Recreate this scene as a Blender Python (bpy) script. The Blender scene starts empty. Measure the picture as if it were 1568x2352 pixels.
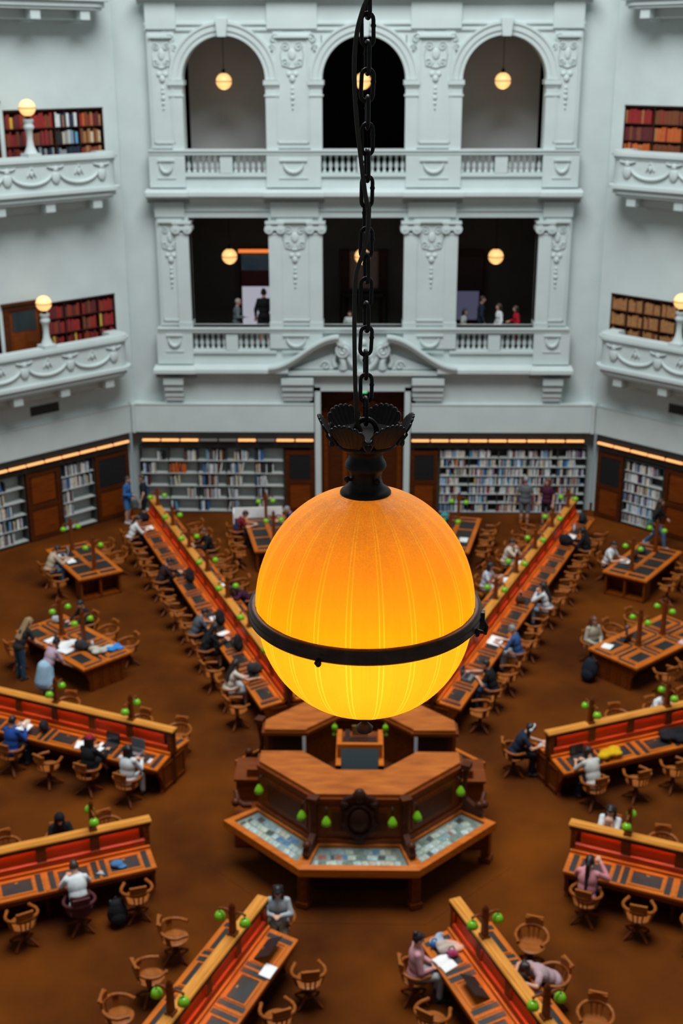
import bpy, bmesh, math, random
from mathutils import Matrix, Vector, Euler
PI = math.pi
rnd = random.Random(11)
S = bpy.context.scene
COL = S.collection
# ------------------------------------------------------------------ camera
cd = bpy.data.cameras.new('camera'); cam = bpy.data.objects.new('camera', cd); COL.objects.link(cam)
cd.sensor_fit = 'HORIZONTAL'; cd.sensor_width = 24.0; cd.lens = 2862.66 / 1568 * 24
cr = Vector((0.99982898, 0.01835717, -0.00224138)); cu = Vector((-0.00417676, 0.34221353, 0.93961293)); cf = Vector((-0.01801566, 0.93944287, -0.34223168))
mm = Matrix((cr, cu, -cf)).transposed().to_4x4(); mm.translation = (0.06203, -22.0723, 15.048)
cam.matrix_world = mm
cd.clip_end = 200; cd.clip_start = 0.05
cd.dof.use_dof = True; cd.dof.focus_distance = 3.0; cd.dof.aperture_fstop = 5.8
S.camera = cam
# ------------------------------------------------------------------ world, skylight, exposure
W = bpy.data.worlds.new('world'); S.world = W; W.use_nodes = True
bg = W.node_tree.nodes['Background']; bg.inputs[0].default_value = (0.80, 0.93, 1.0, 1); bg.inputs[1].default_value = 0.17
ld = bpy.data.lights.new('dome_skylight', 'AREA'); ld.shape = 'DISK'; ld.size = 20; ld.energy = 13500; ld.color = (0.95, 0.99, 1.0)
lo = bpy.data.objects.new('dome_skylight', ld); lo.location = (0, 0, 34); COL.objects.link(lo)
S.view_settings.view_transform = 'Standard'; S.view_settings.look = 'None'; S.view_settings.gamma = 1
S.view_settings.use_curve_mapping = False; S.view_settings.exposure = 0.0

# ------------------------------------------------------------------ materials
MATS = {}
def mat(name, col, rough=0.6, metal=0.0, noise=0.0, scale=6.0, stretch=(1, 1, 1), col2=None, emit=None, estr=0.0, spec=0.5, bump=0.0):
    if name in MATS: return MATS[name]
    m = bpy.data.materials.new(name); m.use_nodes = True; MATS[name] = m
    nt = m.node_tree; b = nt.nodes['Principled BSDF']
    b.inputs['Base Color'].default_value = (*col, 1); b.inputs['Roughness'].default_value = rough; b.inputs['Metallic'].default_value = metal
    b.inputs['Specular IOR Level'].default_value = spec
    if emit:
        b.inputs['Emission Color'].default_value = (*emit, 1); b.inputs['Emission Strength'].default_value = estr
    if noise or col2:
        tc = nt.nodes.new('ShaderNodeTexCoord'); mp = nt.nodes.new('ShaderNodeMapping'); mp.inputs['Scale'].default_value = stretch
        nz = nt.nodes.new('ShaderNodeTexNoise'); nz.inputs['Scale'].default_value = scale; nz.inputs['Detail'].default_value = 5
        rp = nt.nodes.new('ShaderNodeValToRGB'); rp.color_ramp.elements[0].position = 0.32; rp.color_ramp.elements[1].position = 0.70
        c2 = col2 or tuple(min(1, c * (1 + noise)) for c in col)
        c1 = col if col2 else tuple(c * (1 - noise) for c in col)
        rp.color_ramp.elements[0].color = (*c1, 1); rp.color_ramp.elements[1].color = (*c2, 1)
        nt.links.new(tc.outputs['Object'], mp.inputs['Vector']); nt.links.new(mp.outputs[0], nz.inputs['Vector'])
        nt.links.new(nz.outputs['Fac'], rp.inputs[0]); nt.links.new(rp.outputs[0], b.inputs['Base Color'])
        if bump:
            bp = nt.nodes.new('ShaderNodeBump'); bp.inputs['Strength'].default_value = bump
            nt.links.new(nz.outputs['Fac'], bp.inputs['Height']); nt.links.new(bp.outputs[0], b.inputs['Normal'])
    return m
def emi(name, col, s):
    return mat(name, col, emit=col, estr=s)
PLASTER = mat('plaster', (0.535, 0.610, 0.602), 0.75, noise=0.04, scale=1.3, spec=0.25)
CARPET = mat('carpet', (0.053, 0.0140, 0.0036), 0.95, scale=0.42, col2=(0.150, 0.0385, 0.0040), spec=0.03)
WOODH = dict(scale=5, stretch=(0.35, 3.5, 3.5), spec=0.22)
W_DESK = mat('wood_desk', (0.3910, 0.0851, 0.0046), 0.42, col2=(0.5750, 0.1437, 0.0092), **WOODH)
W_CAP = mat('wood_cap', (0.5060, 0.1782, 0.0207), 0.4, col2=(0.7130, 0.2990, 0.0460), **WOODH)
W_RED = mat('wood_panel', (0.3680, 0.0345, 0.0023), 0.45, col2=(0.4830, 0.0598, 0.0046), **WOODH)
W_DARK = mat('wood_dark', (0.045, 0.010, 0.002), 0.45, col2=(0.085, 0.019, 0.003), **WOODH)
W_MID = mat('wood_mid', (0.1178, 0.0216, 0.0019), 0.42, col2=(0.1886, 0.0415, 0.0038), **WOODH)
W_CHAIR = mat('wood_chair', (0.2127, 0.0552, 0.0069), 0.36, col2=(0.3335, 0.0978, 0.0138), **WOODH)
W_CASE = mat('wood_case', (0.030, 0.008, 0.004), 0.5, noise=0.3, **WOODH)
LEATHER = mat('writing_leather', (0.016, 0.017, 0.016), 0.42, noise=0.25, scale=9)
BLACK = mat('black_matte', (0.008, 0.008, 0.009), 0.6)
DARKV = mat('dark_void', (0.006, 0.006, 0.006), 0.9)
BRASS = mat('brass', (0.55, 0.33, 0.08), 0.35, metal=0.8)
IRON = mat('black_iron', (0.013, 0.010, 0.008), 0.5, metal=0.6, noise=0.35, scale=40)
BRONZE = mat('bronze_band', (0.060, 0.030, 0.019), 0.40, metal=0.7, noise=0.3, scale=30)
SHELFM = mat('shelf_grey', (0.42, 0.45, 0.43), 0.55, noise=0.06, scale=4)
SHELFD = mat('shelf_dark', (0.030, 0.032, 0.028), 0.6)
PAPER = mat('paper', (0.80, 0.81, 0.80), 0.7)
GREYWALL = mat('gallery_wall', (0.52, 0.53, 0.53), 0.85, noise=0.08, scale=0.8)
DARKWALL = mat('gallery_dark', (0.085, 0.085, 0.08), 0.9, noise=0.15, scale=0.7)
GLASSG = mat('green_glass', (0.17, 0.46, 0.004), 0.15, spec=0.6)

# ------------------------------------------------------------------ mesh builder
class MB:
    def __init__(s): s.v = []; s.f = []; s.sm = []; s.mi = []; s.M = None; s.mat = 0
    def add(s, vs, fs, smooth=False):
        o = len(s.v)
        s.v += [tuple(s.M @ Vector(p)) for p in vs] if s.M is not None else [tuple(p) for p in vs]
        for f in fs: s.f.append([i + o for i in f]); s.sm.append(smooth); s.mi.append(s.mat)
        return s
    def box(s, x0, x1, y0, y1, z0, z1):
        return s.add([(x0, y0, z0), (x1, y0, z0), (x1, y1, z0), (x0, y1, z0), (x0, y0, z1), (x1, y0, z1), (x1, y1, z1), (x0, y1, z1)],
                     [(3, 2, 1, 0), (4, 5, 6, 7), (0, 1, 5, 4), (1, 2, 6, 5), (2, 3, 7, 6), (3, 0, 4, 7)])
    def prism(s, poly, a0, a1, axis='z', smooth=False):
        # poly in (x,y) for z, (x,z) for y, (y,z) for x
        n = len(poly)
        def P(p, a): return (p[0], p[1], a) if axis == 'z' else ((p[0], a, p[1]) if axis == 'y' else (a, p[0], p[1]))
        vs = [P(p, a0) for p in poly] + [P(p, a1) for p in poly]
        fs = [(i, (i + 1) % n, n + (i + 1) % n, n + i) for i in range(n)]
        o = len(s.f); s.add(vs, fs, smooth); s.add(vs, [tuple(range(n))[::-1], tuple(range(n, 2 * n))], False)
        return s
    def tube(s, pts, r, n=8, closed=False):
        pts = [Vector(p) for p in pts]; N = len(pts)
        rs = r if isinstance(r, (list, tuple)) else [r] * N
        vs = []; up = None
        for i, p in enumerate(pts):
            a = pts[(i - 1) % N] if (closed or i > 0) else p
            b = pts[(i + 1) % N] if (closed or i < N - 1) else p
            t = (b - a).normalized()
            if up is None:
                up = Vector((0, 0, 1)) if abs(t.z) < 0.9 else Vector((1, 0, 0))
            x = t.cross(up); x = x.normalized() if x.length > 1e-6 else t.orthogonal().normalized()
            y = x.cross(t).normalized(); up = y
            for k in range(n):
                q = 2 * PI * k / n; vs.append(p + (x * math.cos(q) + y * math.sin(q)) * rs[i])
        fs = []
        for i in range(N if closed else N - 1):
            j = (i + 1) % N
            for k in range(n): fs.append((i * n + k, i * n + (k + 1) % n, j * n + (k + 1) % n, j * n + k))
        s.add(vs, fs, True)
        if not closed: s.add(vs, [tuple(range(n))[::-1], tuple(range((N - 1) * n, N * n))])
        return s
    def lathe(s, prof, n=16, c=(0, 0, 0), lobes=None):
        vs = []
        for r, z in prof:
            for k in range(n):
                q = 2 * PI * k / n; rr = r * (lobes(q, z) if lobes else 1)
                vs.append((c[0] + rr * math.cos(q), c[1] + rr * math.sin(q), c[2] + z))
        fs = []
        for i in range(len(prof) - 1):
            for k in range(n): fs.append((i * n + k, i * n + (k + 1) % n, (i + 1) * n + (k + 1) % n, (i + 1) * n + k))
        s.add(vs, fs, True)
        if prof[0][0] > 1e-4: s.add(vs, [tuple(range(n))[::-1]])
        if prof[-1][0] > 1e-4: s.add(vs, [tuple(range((len(prof) - 1) * n, len(prof) * n))])
        return s
    def ball(s, c, r, n=12, m=8, R=None):
        r = r if isinstance(r, (tuple, list)) else (r, r, r); c = Vector(c); vs = []
        for i in range(m + 1):
            a = -PI / 2 + PI * i / m
            for k in range(n):
                q = 2 * PI * k / n
                p = Vector((r[0] * math.cos(a) * math.cos(q), r[1] * math.cos(a) * math.sin(q), r[2] * math.sin(a)))
                vs.append(c + (R @ p if R is not None else p))
        fs = [(i * n + k, i * n + (k + 1) % n, (i + 1) * n + (k + 1) % n, (i + 1) * n + k) for i in range(m) for k in range(n)]
        return s.add(vs, fs, True)
    def cap(s, p0, p1, r0, r1, n=10):
        p0 = Vector(p0); p1 = Vector(p1); d = (p1 - p0)
        if d.length < 1e-6: return s.ball(p0, r0)
        t = d.normalized(); pts = []; rs = []
        for k in (-1.0, -0.8, -0.45): pts.append(p0 + t * k * r0); rs.append(max(1e-3, r0 * math.sqrt(max(0, 1 - k * k))))
        pts += [p0, p1]; rs += [r0, r1]
        for k in (0.45, 0.8, 1.0): pts.append(p1 + t * k * r1); rs.append(max(1e-3, r1 * math.sqrt(max(0, 1 - k * k))))
        return s.tube(pts, rs, n)
    def mesh(s, name, mats):
        me = bpy.data.meshes.new(name); me.from_pydata(s.v, [], s.f)
        me.polygons.foreach_set('use_smooth', s.sm)
        for m in (mats if isinstance(mats, (list, tuple)) else [mats]): me.materials.append(m)
        if any(s.mi): me.polygons.foreach_set('material_index', s.mi)
        bm = bmesh.new(); bm.from_mesh(me); bmesh.ops.recalc_face_normals(bm, faces=bm.faces); bm.to_mesh(me); bm.free()
        me.update(); return me
    def build(s, name, mats, parent=None, loc=(0, 0, 0), rotz=0, rot=None):
        return link(name, s.mesh(name, mats), parent, loc, rotz, rot)
def link(name, me, parent=None, loc=(0, 0, 0), rotz=0, rot=None):
    o = bpy.data.objects.new(name, me); COL.objects.link(o); o.location = loc; o.rotation_euler = rot if rot else (0, 0, rotz)
    if parent is not None: o.parent = parent
    return o
def tag(o, label, cat, group=None, kind=None):
    o['label'] = label; o['category'] = cat
    if group: o['group'] = group
    if kind: o['kind'] = kind
    return o
def thing(name, label, cat, loc=(0, 0, 0), rotz=0, group=None, rot=None):
    o = bpy.data.objects.new(name, None); COL.objects.link(o); o.location = loc; o.rotation_euler = rot if rot else (0, 0, rotz)
    o.empty_display_size = 0.1
    return tag(o, label, cat, group)
def struct(o): o['kind'] = 'structure'; return o
def dup(root, label=None, loc=None, rotz=None, group=None, rot=None, top=True):
    c = root.copy(); COL.objects.link(c)
    if label: c['label'] = label
    if group: c['group'] = group
    if loc is not None: c.location = loc
    if rotz is not None: c.rotation_euler = (0, 0, rotz)
    if rot is not None: c.rotation_euler = rot
    for ch in root.children:
        d = dup(ch, top=False); d.parent = c
    return c
class Proto:
    """first call places the original, later calls place copies"""
    def __init__(s, root): s.root = root; s.used = False
    def at(s, label, loc, rotz=0, group=None, rot=None):
        if not s.used:
            s.used = True; o = s.root; o['label'] = label; o.location = loc; o.rotation_euler = rot if rot else (0, 0, rotz)
            if group: o['group'] = group
            return o
        return dup(s.root, label, loc, rotz if not rot else None, group, rot)
def gridwall(mb, x0, x1, z0, z1, holes, y0, y1):
    xs = sorted({x0, x1} | {h[0] for h in holes} | {h[1] for h in holes}); zs = sorted({z0, z1} | {h[2] for h in holes} | {h[3] for h in holes})
    xs = [x for x in xs if x0 <= x <= x1]; zs = [z for z in zs if z0 <= z <= z1]
    for a, b in zip(xs, xs[1:]):
        run = None
        for c, d in zip(zs, zs[1:]):
            mx, mz = (a + b) / 2, (c + d) / 2
            solid = not any(h[0] < mx < h[1] and h[2] < mz < h[3] for h in holes)
            if solid: run = [run[0], d] if run else [c, d]
            if (not solid or d == zs[-1]) and run:
                mb.box(a, b, y0, y1, run[0], run[1]); run = None
    return mb
R = 19.14; H = R * math.tan(PI / 8)
def pol(a, r, v=0.0):
    s_, c_ = math.sin(math.radians(a)), math.cos(math.radians(a)); return (r * s_ + v * c_, r * c_ - v * s_)
def face_rot(dx, dy): return math.atan2(-dx, dy)
ORD = ['first', 'second', 'third', 'fourth', 'fifth', 'sixth', 'seventh', 'eighth', 'ninth', 'tenth', 'eleventh', 'twelfth', 'thirteenth', 'fourteenth']
# ================================================================== THE SETTING
mb = MB(); mb.prism([((R + 1.2) / math.cos(PI / 8) * math.sin(PI / 8 + k * PI / 4), (R + 1.2) / math.cos(PI / 8) * math.cos(PI / 8 + k * PI / 4)) for k in range(8)], -0.3, 0.0)
struct(mb.build('floor', CARPET))
mb = MB(); mb.prism([(3.02 / math.cos(PI / 8) * math.sin(PI / 8 + k * PI / 4), 3.02 / math.cos(PI / 8) * math.cos(PI / 8 + k * PI / 4)) for k in range(8)], 0.0, 0.006)
struct(mb.build('trim_1', CARPET))
# ---- far wall with the pavilion front
OX = [(-5.69, -3.08), (-1.33, 1.33), (3.08, 5.69)]          # bay openings
SP, RA = 14.41, 1.305
holes = []
for a, b in OX: holes += [(a, b, 6.6, 10.19), (a, b, 12.3, SP + RA)]
for a, b in OX:                                             # baluster slots
    c = (a + b) / 2
    for z0, z1 in ((11.59, 12.13), (5.83, 6.37)):
        if z0 < 10 and a < 0 < b: continue
        holes += [(a - 0.05, c - 0.20, z0, z1), (c + 0.20, b + 0.02, z0, z1)]
holes.append((-1.43, 1.43, 0, 4.42))
mb = MB(); gridwall(mb, -6.76, 6.76, 2.98, 17.2, holes, R, R + 0.55)
for a, b in OX:                                             # arch heads
    c = (a + b) / 2
    for k in range(24):
        q0, q1 = PI * k / 24, PI * (k + 1) / 24
        mb.prism([(c - RA * math.cos(q0), SP + RA * math.sin(q0)), (c - RA * math.cos(q1), SP + RA * math.sin(q1)), (c - RA * math.cos(q1), SP + RA), (c - RA * math.cos(q0), SP + RA)], R, R + 0.55, 'y')
mb.box(-H - 0.2, -6.76, R + 0.3, R + 0.6, 2.98, 19); mb.box(6.76, H + 0.2, R + 0.3, R + 0.6, 2.98, 19); mb.box(-6.76, 6.76, R + 0.3, R + 0.6, 17.2, 19)
for x in (-1.53, 1.53): mb.box(x - 0.10, x + 0.10, R - 0.06, R + 0.5, 0, 4.56)
mb.box(-1.63, 1.63, R - 0.06, R + 0.5, 4.42, 4.62)
for s in (-1, 1):
    x0, x1 = sorted((s * 1.66, s * (H + 0.1))); mb.box(x0, x1, R - 0.10, R + 0.5, 2.98, 3.98)
    mb.box(x0, x1, R + 0.42, R + 0.5, 0, 2.98)
    mb.box(x0, x1, R - 0.12, R, 3.94, 3.985)
struct(mb.build('wall_far', PLASTER))
# entablatures and cornices
def cornice(mb, z, over=0.28, x=6.95, parts=((0, 1),)):
    prof = [(0, -0.34), (0.06, -0.34), (0.08, -0.24), (0.16, -0.20), (over * 0.9, -0.12), (over, -0.10), (over, 0.02), (over - 0.04, 0.06), (0, 0.10)]
    for a, b in parts: mb.prism([(R - p, z + q) for p, q in prof], a, b, 'x')
mb = MB(); cornice(mb, 11.0, 0.42, parts=((-6.98, 6.98),)); mb.box(-6.80, 6.80, R - 0.05, R, 10.40, 10.44)
for x0, x1 in ((-6.95, -5.6), (-3.2, -1.25), (1.25, 3.2), (5.6, 6.95)): cornice(mb, 11.0, 0.50, parts=((x0, x1),)); mb.box(x0 + 0.2, x1 - 0.2, R - 0.10, R, 10.22, 10.68); mb.box(x0 + 0.1, x1 - 0.1, R - 0.10, R, 11.15, 12.2)
struct(mb.build('trim_2', PLASTER))
mb = MB(); cornice(mb, 5.22, 0.42, parts=((-7.0, -2.5), (2.5, 7.0))); mb.box(-2.5, 2.5, R - 0.30, R, 5.02, 5.16)
for x0, x1 in ((-7.0, -5.6), (-3.2, -1.25), (1.25, 3.2), (5.6, 7.0)):
    if abs(x0 + x1) > 8: cornice(mb, 5.22, 0.50, parts=((x0, x1),))
    mb.box(x0 + 0.1, x1 - 0.1, R - 0.10, R, 5.36 if abs(x0 + x1) > 8 else 5.9, 6.48)
struct(mb.build('trim_3', PLASTER))
mb = MB(); cornice(mb, 16.95, 0.40, parts=((-6.98, 6.98),)); mb.box(-6.8, 6.8, R - 0.06, R, 16.02, 16.09); mb.box(-6.8, 6.8, R - 0.06, R, 15.86, 15.9)
for x0, x1 in ((-6.95, -5.6), (-3.2, -1.25), (1.25, 3.2), (5.6, 6.95)): mb.box(x0 + .2, x1 - .2, R - 0.10, R, 15.9, 16.8)
struct(mb.build('trim_4', PLASTER))
# rails over the balusters
mb = MB(); mb.box(-6.85, 6.85, R - 0.12, R + 0.40, 12.16, 12.28); mb.box(-6.85, 6.85, R - 0.16, R + 0.44, 12.26, 12.31)
mb.box(-6.8, 6.8, R - 0.08, R + 0.3, 11.48, 11.58); struct(mb.build('trim_5', PLASTER))
mb = MB(); mb.box(-6.85, 6.85, R - 0.12, R + 0.40, 6.44, 6.56); mb.box(-6.85, 6.85, R - 0.16, R + 0.44, 6.54, 6.60)
for s in (-1, 1):
    x0, x1 = sorted((s * 2.9, s * 6.8)); mb.box(x0, x1, R - 0.08, R + 0.3, 5.72, 5.82)
struct(mb.build('trim_6', PLASTER))
# archivolts, imposts, keystones; small capitals on the lower storey
def spiral(mb, c, r, turns, r0, s=1, y=R - 0.05, a0=0.0, n=26):
    mb.tube([(c[0] + s * r * (1 - 0.85 * t / n) * math.cos(a0 + turns * 2 * PI * t / n), y - 0.02 * t / n, c[1] + r * (1 - 0.85 * t / n) * math.sin(a0 + turns * 2 * PI * t / n)) for t in range(n + 1)], r0, 6)
ti = 7
for a, b in OX:
    c = (a + b) / 2; mb = MB()
    for r0, r1, d in ((RA, RA + 0.14, 0.05), (RA + 0.14, RA + 0.32, 0.09), (RA + 0.32, RA + 0.40, 0.13)):
        for k in range(28):
            q0, q1 = PI * k / 28, PI * (k + 1) / 28
            mb.prism([(c - r0 * math.cos(q0), SP + r0 * math.sin(q0)), (c - r1 * math.cos(q0), SP + r1 * math.sin(q0)), (c - r1 * math.cos(q1), SP + r1 * math.sin(q1)), (c - r0 * math.cos(q1), SP + r0 * math.sin(q1))], R - d, R + 0.02, 'y')
    for s in (-1, 1):
        x0, x1 = sorted((c + s * (RA - 0.06), c + s * (RA + 0.44)))
        mb.box(x0, x1, R - 0.15, R + 0.45, 14.26, 14.40); mb.box(x0 + 0.04, x1 - 0.04, R - 0.10, R + 0.4, 14.18, 14.26); mb.box(x0 + 0.02, x1 - 0.02, R - 0.1, R, 13.92, 13.98)
        mb.box(x0 + .06, x1 - .06, R - 0.07, R, 12.3, 14.2)
        # spandrel sprays
        for q, rr in ((0.0, 0.16), (1.7, 0.12), (3.4, 0.10)):
            spiral(mb, (c + s * (1.62 - 0.22 * q * 0.3), 15.62 - q * 0.16), rr, 1.4, 0.022, s)
        mb.tube([(c + s * 0.75, R - 0.03, 15.84), (c + s * 1.85, R - 0.03, 15.84), (c + s * 1.85, R - 0.03, 14.9)], 0.02, 5)
    mb.prism([(c - 0.13, SP + RA - 0.04), (c + 0.13, SP + RA - 0.04), (c + 0.19, SP + RA + 0.48), (c - 0.19, SP + RA + 0.48)], R - 0.24, R, 'y')
    struct(mb.build('trim_%d' % ti, PLASTER)); ti += 1
for a, b in OX:
    mb = MB()
    for x, s in ((a, 1), (b, -1)):
        x0, x1 = sorted((x, x - s * 0.42)); mb.box(x0, x1, R - 0.10, R + 0.5, 6.6, 9.7)
        mb.box(x0 - 0.02, x1 + 0.02, R - 0.13, R + 0.5, 6.6, 6.78)
        for k in (0, 1):
            xx = x0 + 0.02 if k == 0 else x1 - 0.02
            mb.tube([(xx, R - 0.18, 9.84), (xx, R + 0.40, 9.84)], 0.15, 12); mb.tube([(xx, R - 0.20, 9.84), (xx, R + 0.42, 9.84)], 0.06, 8)
        mb.box(x0, x1, R - 0.16, R + 0.4, 9.80, 9.94); mb.box(x0 - 0.1, x1 + 0.1, R - 0.2, R + 0.45, 10.0, 10.08); mb.box(x0 - 0.02, x1 + 0.02, R - 0.12, R + 0.4, 9.66, 9.71)
    struct(mb.build('trim_%d' % ti, PLASTER)); ti += 1
# pilaster panels with cartouches and husk drops
PILX = [(-6.62, -5.98), (-2.72, -1.74), (1.74, 2.72), (5.98, 6.62)]
for z0, z1 in ((12.42, 15.66), (6.74, 10.06)):
    for x0, x1 in PILX:
        mb = MB(); c = (x0 + x1) / 2; w = (x1 - x0) / 2
        mb.box(x0 - .10, x1 + .10, R - 0.05, R, z0 - .06, z1 + .16)
        for k in (0, 1):
            xx = x0 if k == 0 else x1
            mb.box(xx - 0.025, xx + 0.025, R - 0.085, R, z0 + 0.1, z1)
        mb.box(x0, x1, R - 0.085, R, z0 + 0.08, z0 + 0.13); mb.box(x0 - 0.04, x1 + 0.04, R - 0.16, R, z1 - 0.02, z1 + 0.05)
        g = min(1, w / 0.40)
        for s in (-1, 1):
            spiral(mb, (c + s * 0.20 * g, z1 - 0.28), 0.15 * g, 1.5, 0.017, s, y=R - 0.065)
            spiral(mb, (c + s * 0.22 * g, z1 - 0.72), 0.14 * g, 1.5, 0.017, s, y=R - 0.065, a0=PI)
            mb.tube([(c + s * 0.30 * g, R - 0.08, z1 - 0.18), (c + s * 0.36 * g, R - 0.09, z1 - 0.45), (c + s * 0.30 * g, R - 0.08, z1 - 0.82), (c, R - 0.08, z1 - 0.90)], 0.018, 6)
            mb.ball((c + s * 0.10, R - 0.06, z1 - 1.08), (0.085, 0.04, 0.08), 8, 6)
        mb.ball((c, R - 0.06, z1 - 0.50), (0.12 * g, 0.035, 0.17), 10, 8); mb.ball((c, R - 0.07, z1 - 1.22), (0.10, 0.05, 0.11), 8, 6)
        for dz, rr in ((1.5, 0.05), (1.62, 0.06), (1.78, 0.07), (1.95, 0.05), (2.1, 0.03)): mb.ball((c, R - 0.06, z1 - dz), (rr, 0.05, rr * 1.2), 8, 6)
        # swag plaque in the balustrade pedestal below
        zb = z0 - 0.30 if z0 > 10 else z0 - 0.26
        mb.box(x0 + 0.05, x1 - 0.05, R - 0.16, R - 0.05, zb - 0.16, zb - 0.11)
        mb.tube([(c + w * 0.62 * math.cos(PI + PI * t / 12), R - 0.13, zb - 0.22 + 0.28 * math.sin(PI + PI * t / 12)) for t in range(13)], [0.03 + 0.035 * math.sin(PI * t / 12) for t in range(13)], 6)
        mb.box(x0 + 0.02, x1 - 0.02, R - 0.13, R - 0.09, zb - 0.70, zb - 0.66)
        struct(mb.build('trim_%d' % ti, PLASTER)); ti += 1
# broken curved pediment over the door
def ped(x):
    t = min(1, max(0, (3.15 - abs(x)) / 2.35)); return 5.20 + 1.05 * (0.5 - 0.5 * math.cos(PI * t))
mb = MB()
for s in (-1, 1):
    N = 22; xs = [s * (3.15 - 2.35 * k / N) for k in range(N + 1)]
    for k in range(N):
        a, b = xs[k], xs[k + 1]
        for lo_, hi_, d in ((-0.16, -0.02, 0.30), (-0.04, 0.08, 0.46), (0.06, 0.13, 0.52)):
            mb.prism([(a, ped(a) + lo_), (b, ped(b) + lo_), (b, ped(b) + hi_), (a, ped(a) + hi_)], R - d, R, 'y')
    c = (s * 0.66, 5.86)
    mb.tube([(c[0], R - 0.34, c[1]), (c[0], R, c[1])], 0.25, 20); spiral(mb, c, 0.25, 2.0, 0.045, -s, y=R - 0.34, a0=PI / 2)
    mb.prism([(c[0] - s * .02, 6.10), (s * 0.86, ped(0.86) + .10), (s * 0.86, ped(0.86) - .14), (c[0] + s * .02, 6.02)], R - 0.44, R, 'y')
    mb.tube([(s * 0.74, R - 0.24, 5.68), (s * 0.66, R - 0.28, 5.5), (s * 0.66, R - 0.22, 5.25)], [0.10, 0.10, 0.15], 8)
    mb.tube([(s * 0.52, R - 0.24, 5.68), (s * 0.42, R - 0.26, 5.45), (s * 0.25, R - 0.2, 5.25)], [0.09, 0.08, 0.10], 8)
    mb.tube([(s * 0.9, R - 0.14, 5.72), (s * 0.98, R - 0.16, 5.5), (s * 0.92, R - 0.14, 5.3)], [0.05, 0.07, 0.09], 8)
    mb.prism([(s * 0.95, 5.2), (s * 2.4, 5.2), (s * 1.0, 5.72)], R - 0.14, R, 'y')
    spiral(mb, (s * 1.25, 5.34), 0.16, 1.3, 0.035, s, y=R - 0.16)
mb.ball((0, R - 0.1, 5.72), (0.18, 0.12, 0.30), 12, 8); mb.ball((0, R - 0.12, 6.1), (0.14, 0.10, 0.14), 10, 6)
for k in range(7): mb.ball((0.30 * math.cos(PI * k / 6), R - 0.18, 5.5 + 0.3 * math.sin(PI * k / 6)), (0.07, 0.06, 0.12), 8, 6)
struct(mb.build('trim_%d' % ti, PLASTER)); ti += 1
# corbel brackets under the lower cornice
for x0, x1 in ((-6.72, -6.05), (-2.74, -1.66), (1.66, 2.74), (6.05, 6.72)):
    mb = MB(); mb.box(x0, x1, R - 0.34, R, 4.70, 4.92); mb.box(x0 + 0.02, x1 - 0.02, R - 0.26, R, 4.48, 4.62)
    mb.box(x0 + 0.04, x1 - 0.04, R - 0.22, R, 4.62, 4.70); mb.box(x0 + 0.02, x1 - 0.02, R - 0.18, R, 4.26, 4.40); mb.box(x0 + 0.05, x1 - 0.05, R - 0.13, R, 4.12, 4.26); mb.box(x0 + 0.04, x1 - 0.04, R - 0.16, R, 4.40, 4.48)
    struct(mb.build('trim_%d' % ti, PLASTER)); ti += 1
# balustrades
bmb = MB(); bmb.lathe([(0.05, 0), (0.065, 0.0), (0.065, 0.05), (0.035, 0.08), (0.045, 0.12), (0.075, 0.20), (0.070, 0.26), (0.035, 0.40), (0.03, 0.44), (0.05, 0.47), (0.062, 0.49), (0.062, 0.54)], 10)
BAL = bmb.mesh('baluster', PLASTER)
WHERE = ['left', 'centre', 'right']
for lv, z in (('upper', 11.59), ('lower', 5.83)):
    for i, (a, b) in enumerate(OX):
        if lv == 'lower' and i == 1: continue
        c = (a + b) / 2
        t = thing('balustrade', 'white turned balusters below the %s arch of the %s gallery' % (WHERE[i], lv) if lv == 'upper' else 'white turned balusters below the %s square opening of the lower gallery' % WHERE[i], 'balustrade', (c, R, z), group='white balustrades of the galleries')
        hw = (b - a) / 2
        MB().box(-0.20, 0.20, -0.06, 0.3, 0, 0.54).build('pedestal', PLASTER, t)
        for s in (-1, 1):
            for k in range(6): link('baluster', BAL, t, (s * (0.28 + (hw - 0.36) * k / 5), 0.15, 0.0))
# ---- galleries behind the openings
def room(name, x0, x1, y0, y1, z0, z1, m, holes=()):
    mb = MB(); gridwall(mb, x0, x1, z0, z1, list(holes), y1, y1 + 0.2); mb.box(x0 - 0.2, x0, y0, y1 + .2, z0, z1); mb.box(x1, x1 + 0.2, y0, y1 + .2, z0, z1)
    return struct(mb.build(name, m))
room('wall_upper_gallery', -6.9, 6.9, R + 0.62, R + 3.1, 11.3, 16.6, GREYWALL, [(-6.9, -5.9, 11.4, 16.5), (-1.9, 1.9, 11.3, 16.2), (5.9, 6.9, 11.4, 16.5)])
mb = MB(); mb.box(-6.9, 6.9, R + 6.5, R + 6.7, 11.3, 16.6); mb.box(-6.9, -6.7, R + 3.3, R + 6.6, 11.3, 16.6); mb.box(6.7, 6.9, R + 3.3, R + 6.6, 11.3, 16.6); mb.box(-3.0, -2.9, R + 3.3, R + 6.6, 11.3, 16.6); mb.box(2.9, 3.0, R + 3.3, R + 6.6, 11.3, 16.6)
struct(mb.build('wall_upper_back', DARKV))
for s in (-1, 1): struct(MB().box(s * 2.45 - 0.1, s * 2.45 + 0.1, R + 0.7, R + 3.1, 11.3, 16.6).build('wall_upper_divider', GREYWALL if s < 0 else GREYWALL))
mb = MB(); mb.box(-7.1, 7.1, R + 0.55, R + 6.7, 16.5, 16.7); mb.box(-7.1, 7.1, R + 0.55, R + 6.7, 11.1, 11.3)
struct(mb.build('floor_upper_gallery', mat('gallery_floor', (0.02, 0.025, 0.026), 0.8)))
room('wall_lower_gallery', -6.9, 6.9, R + 0.62, R + 4.8, 5.3, 10.7, DARKWALL)
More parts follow.
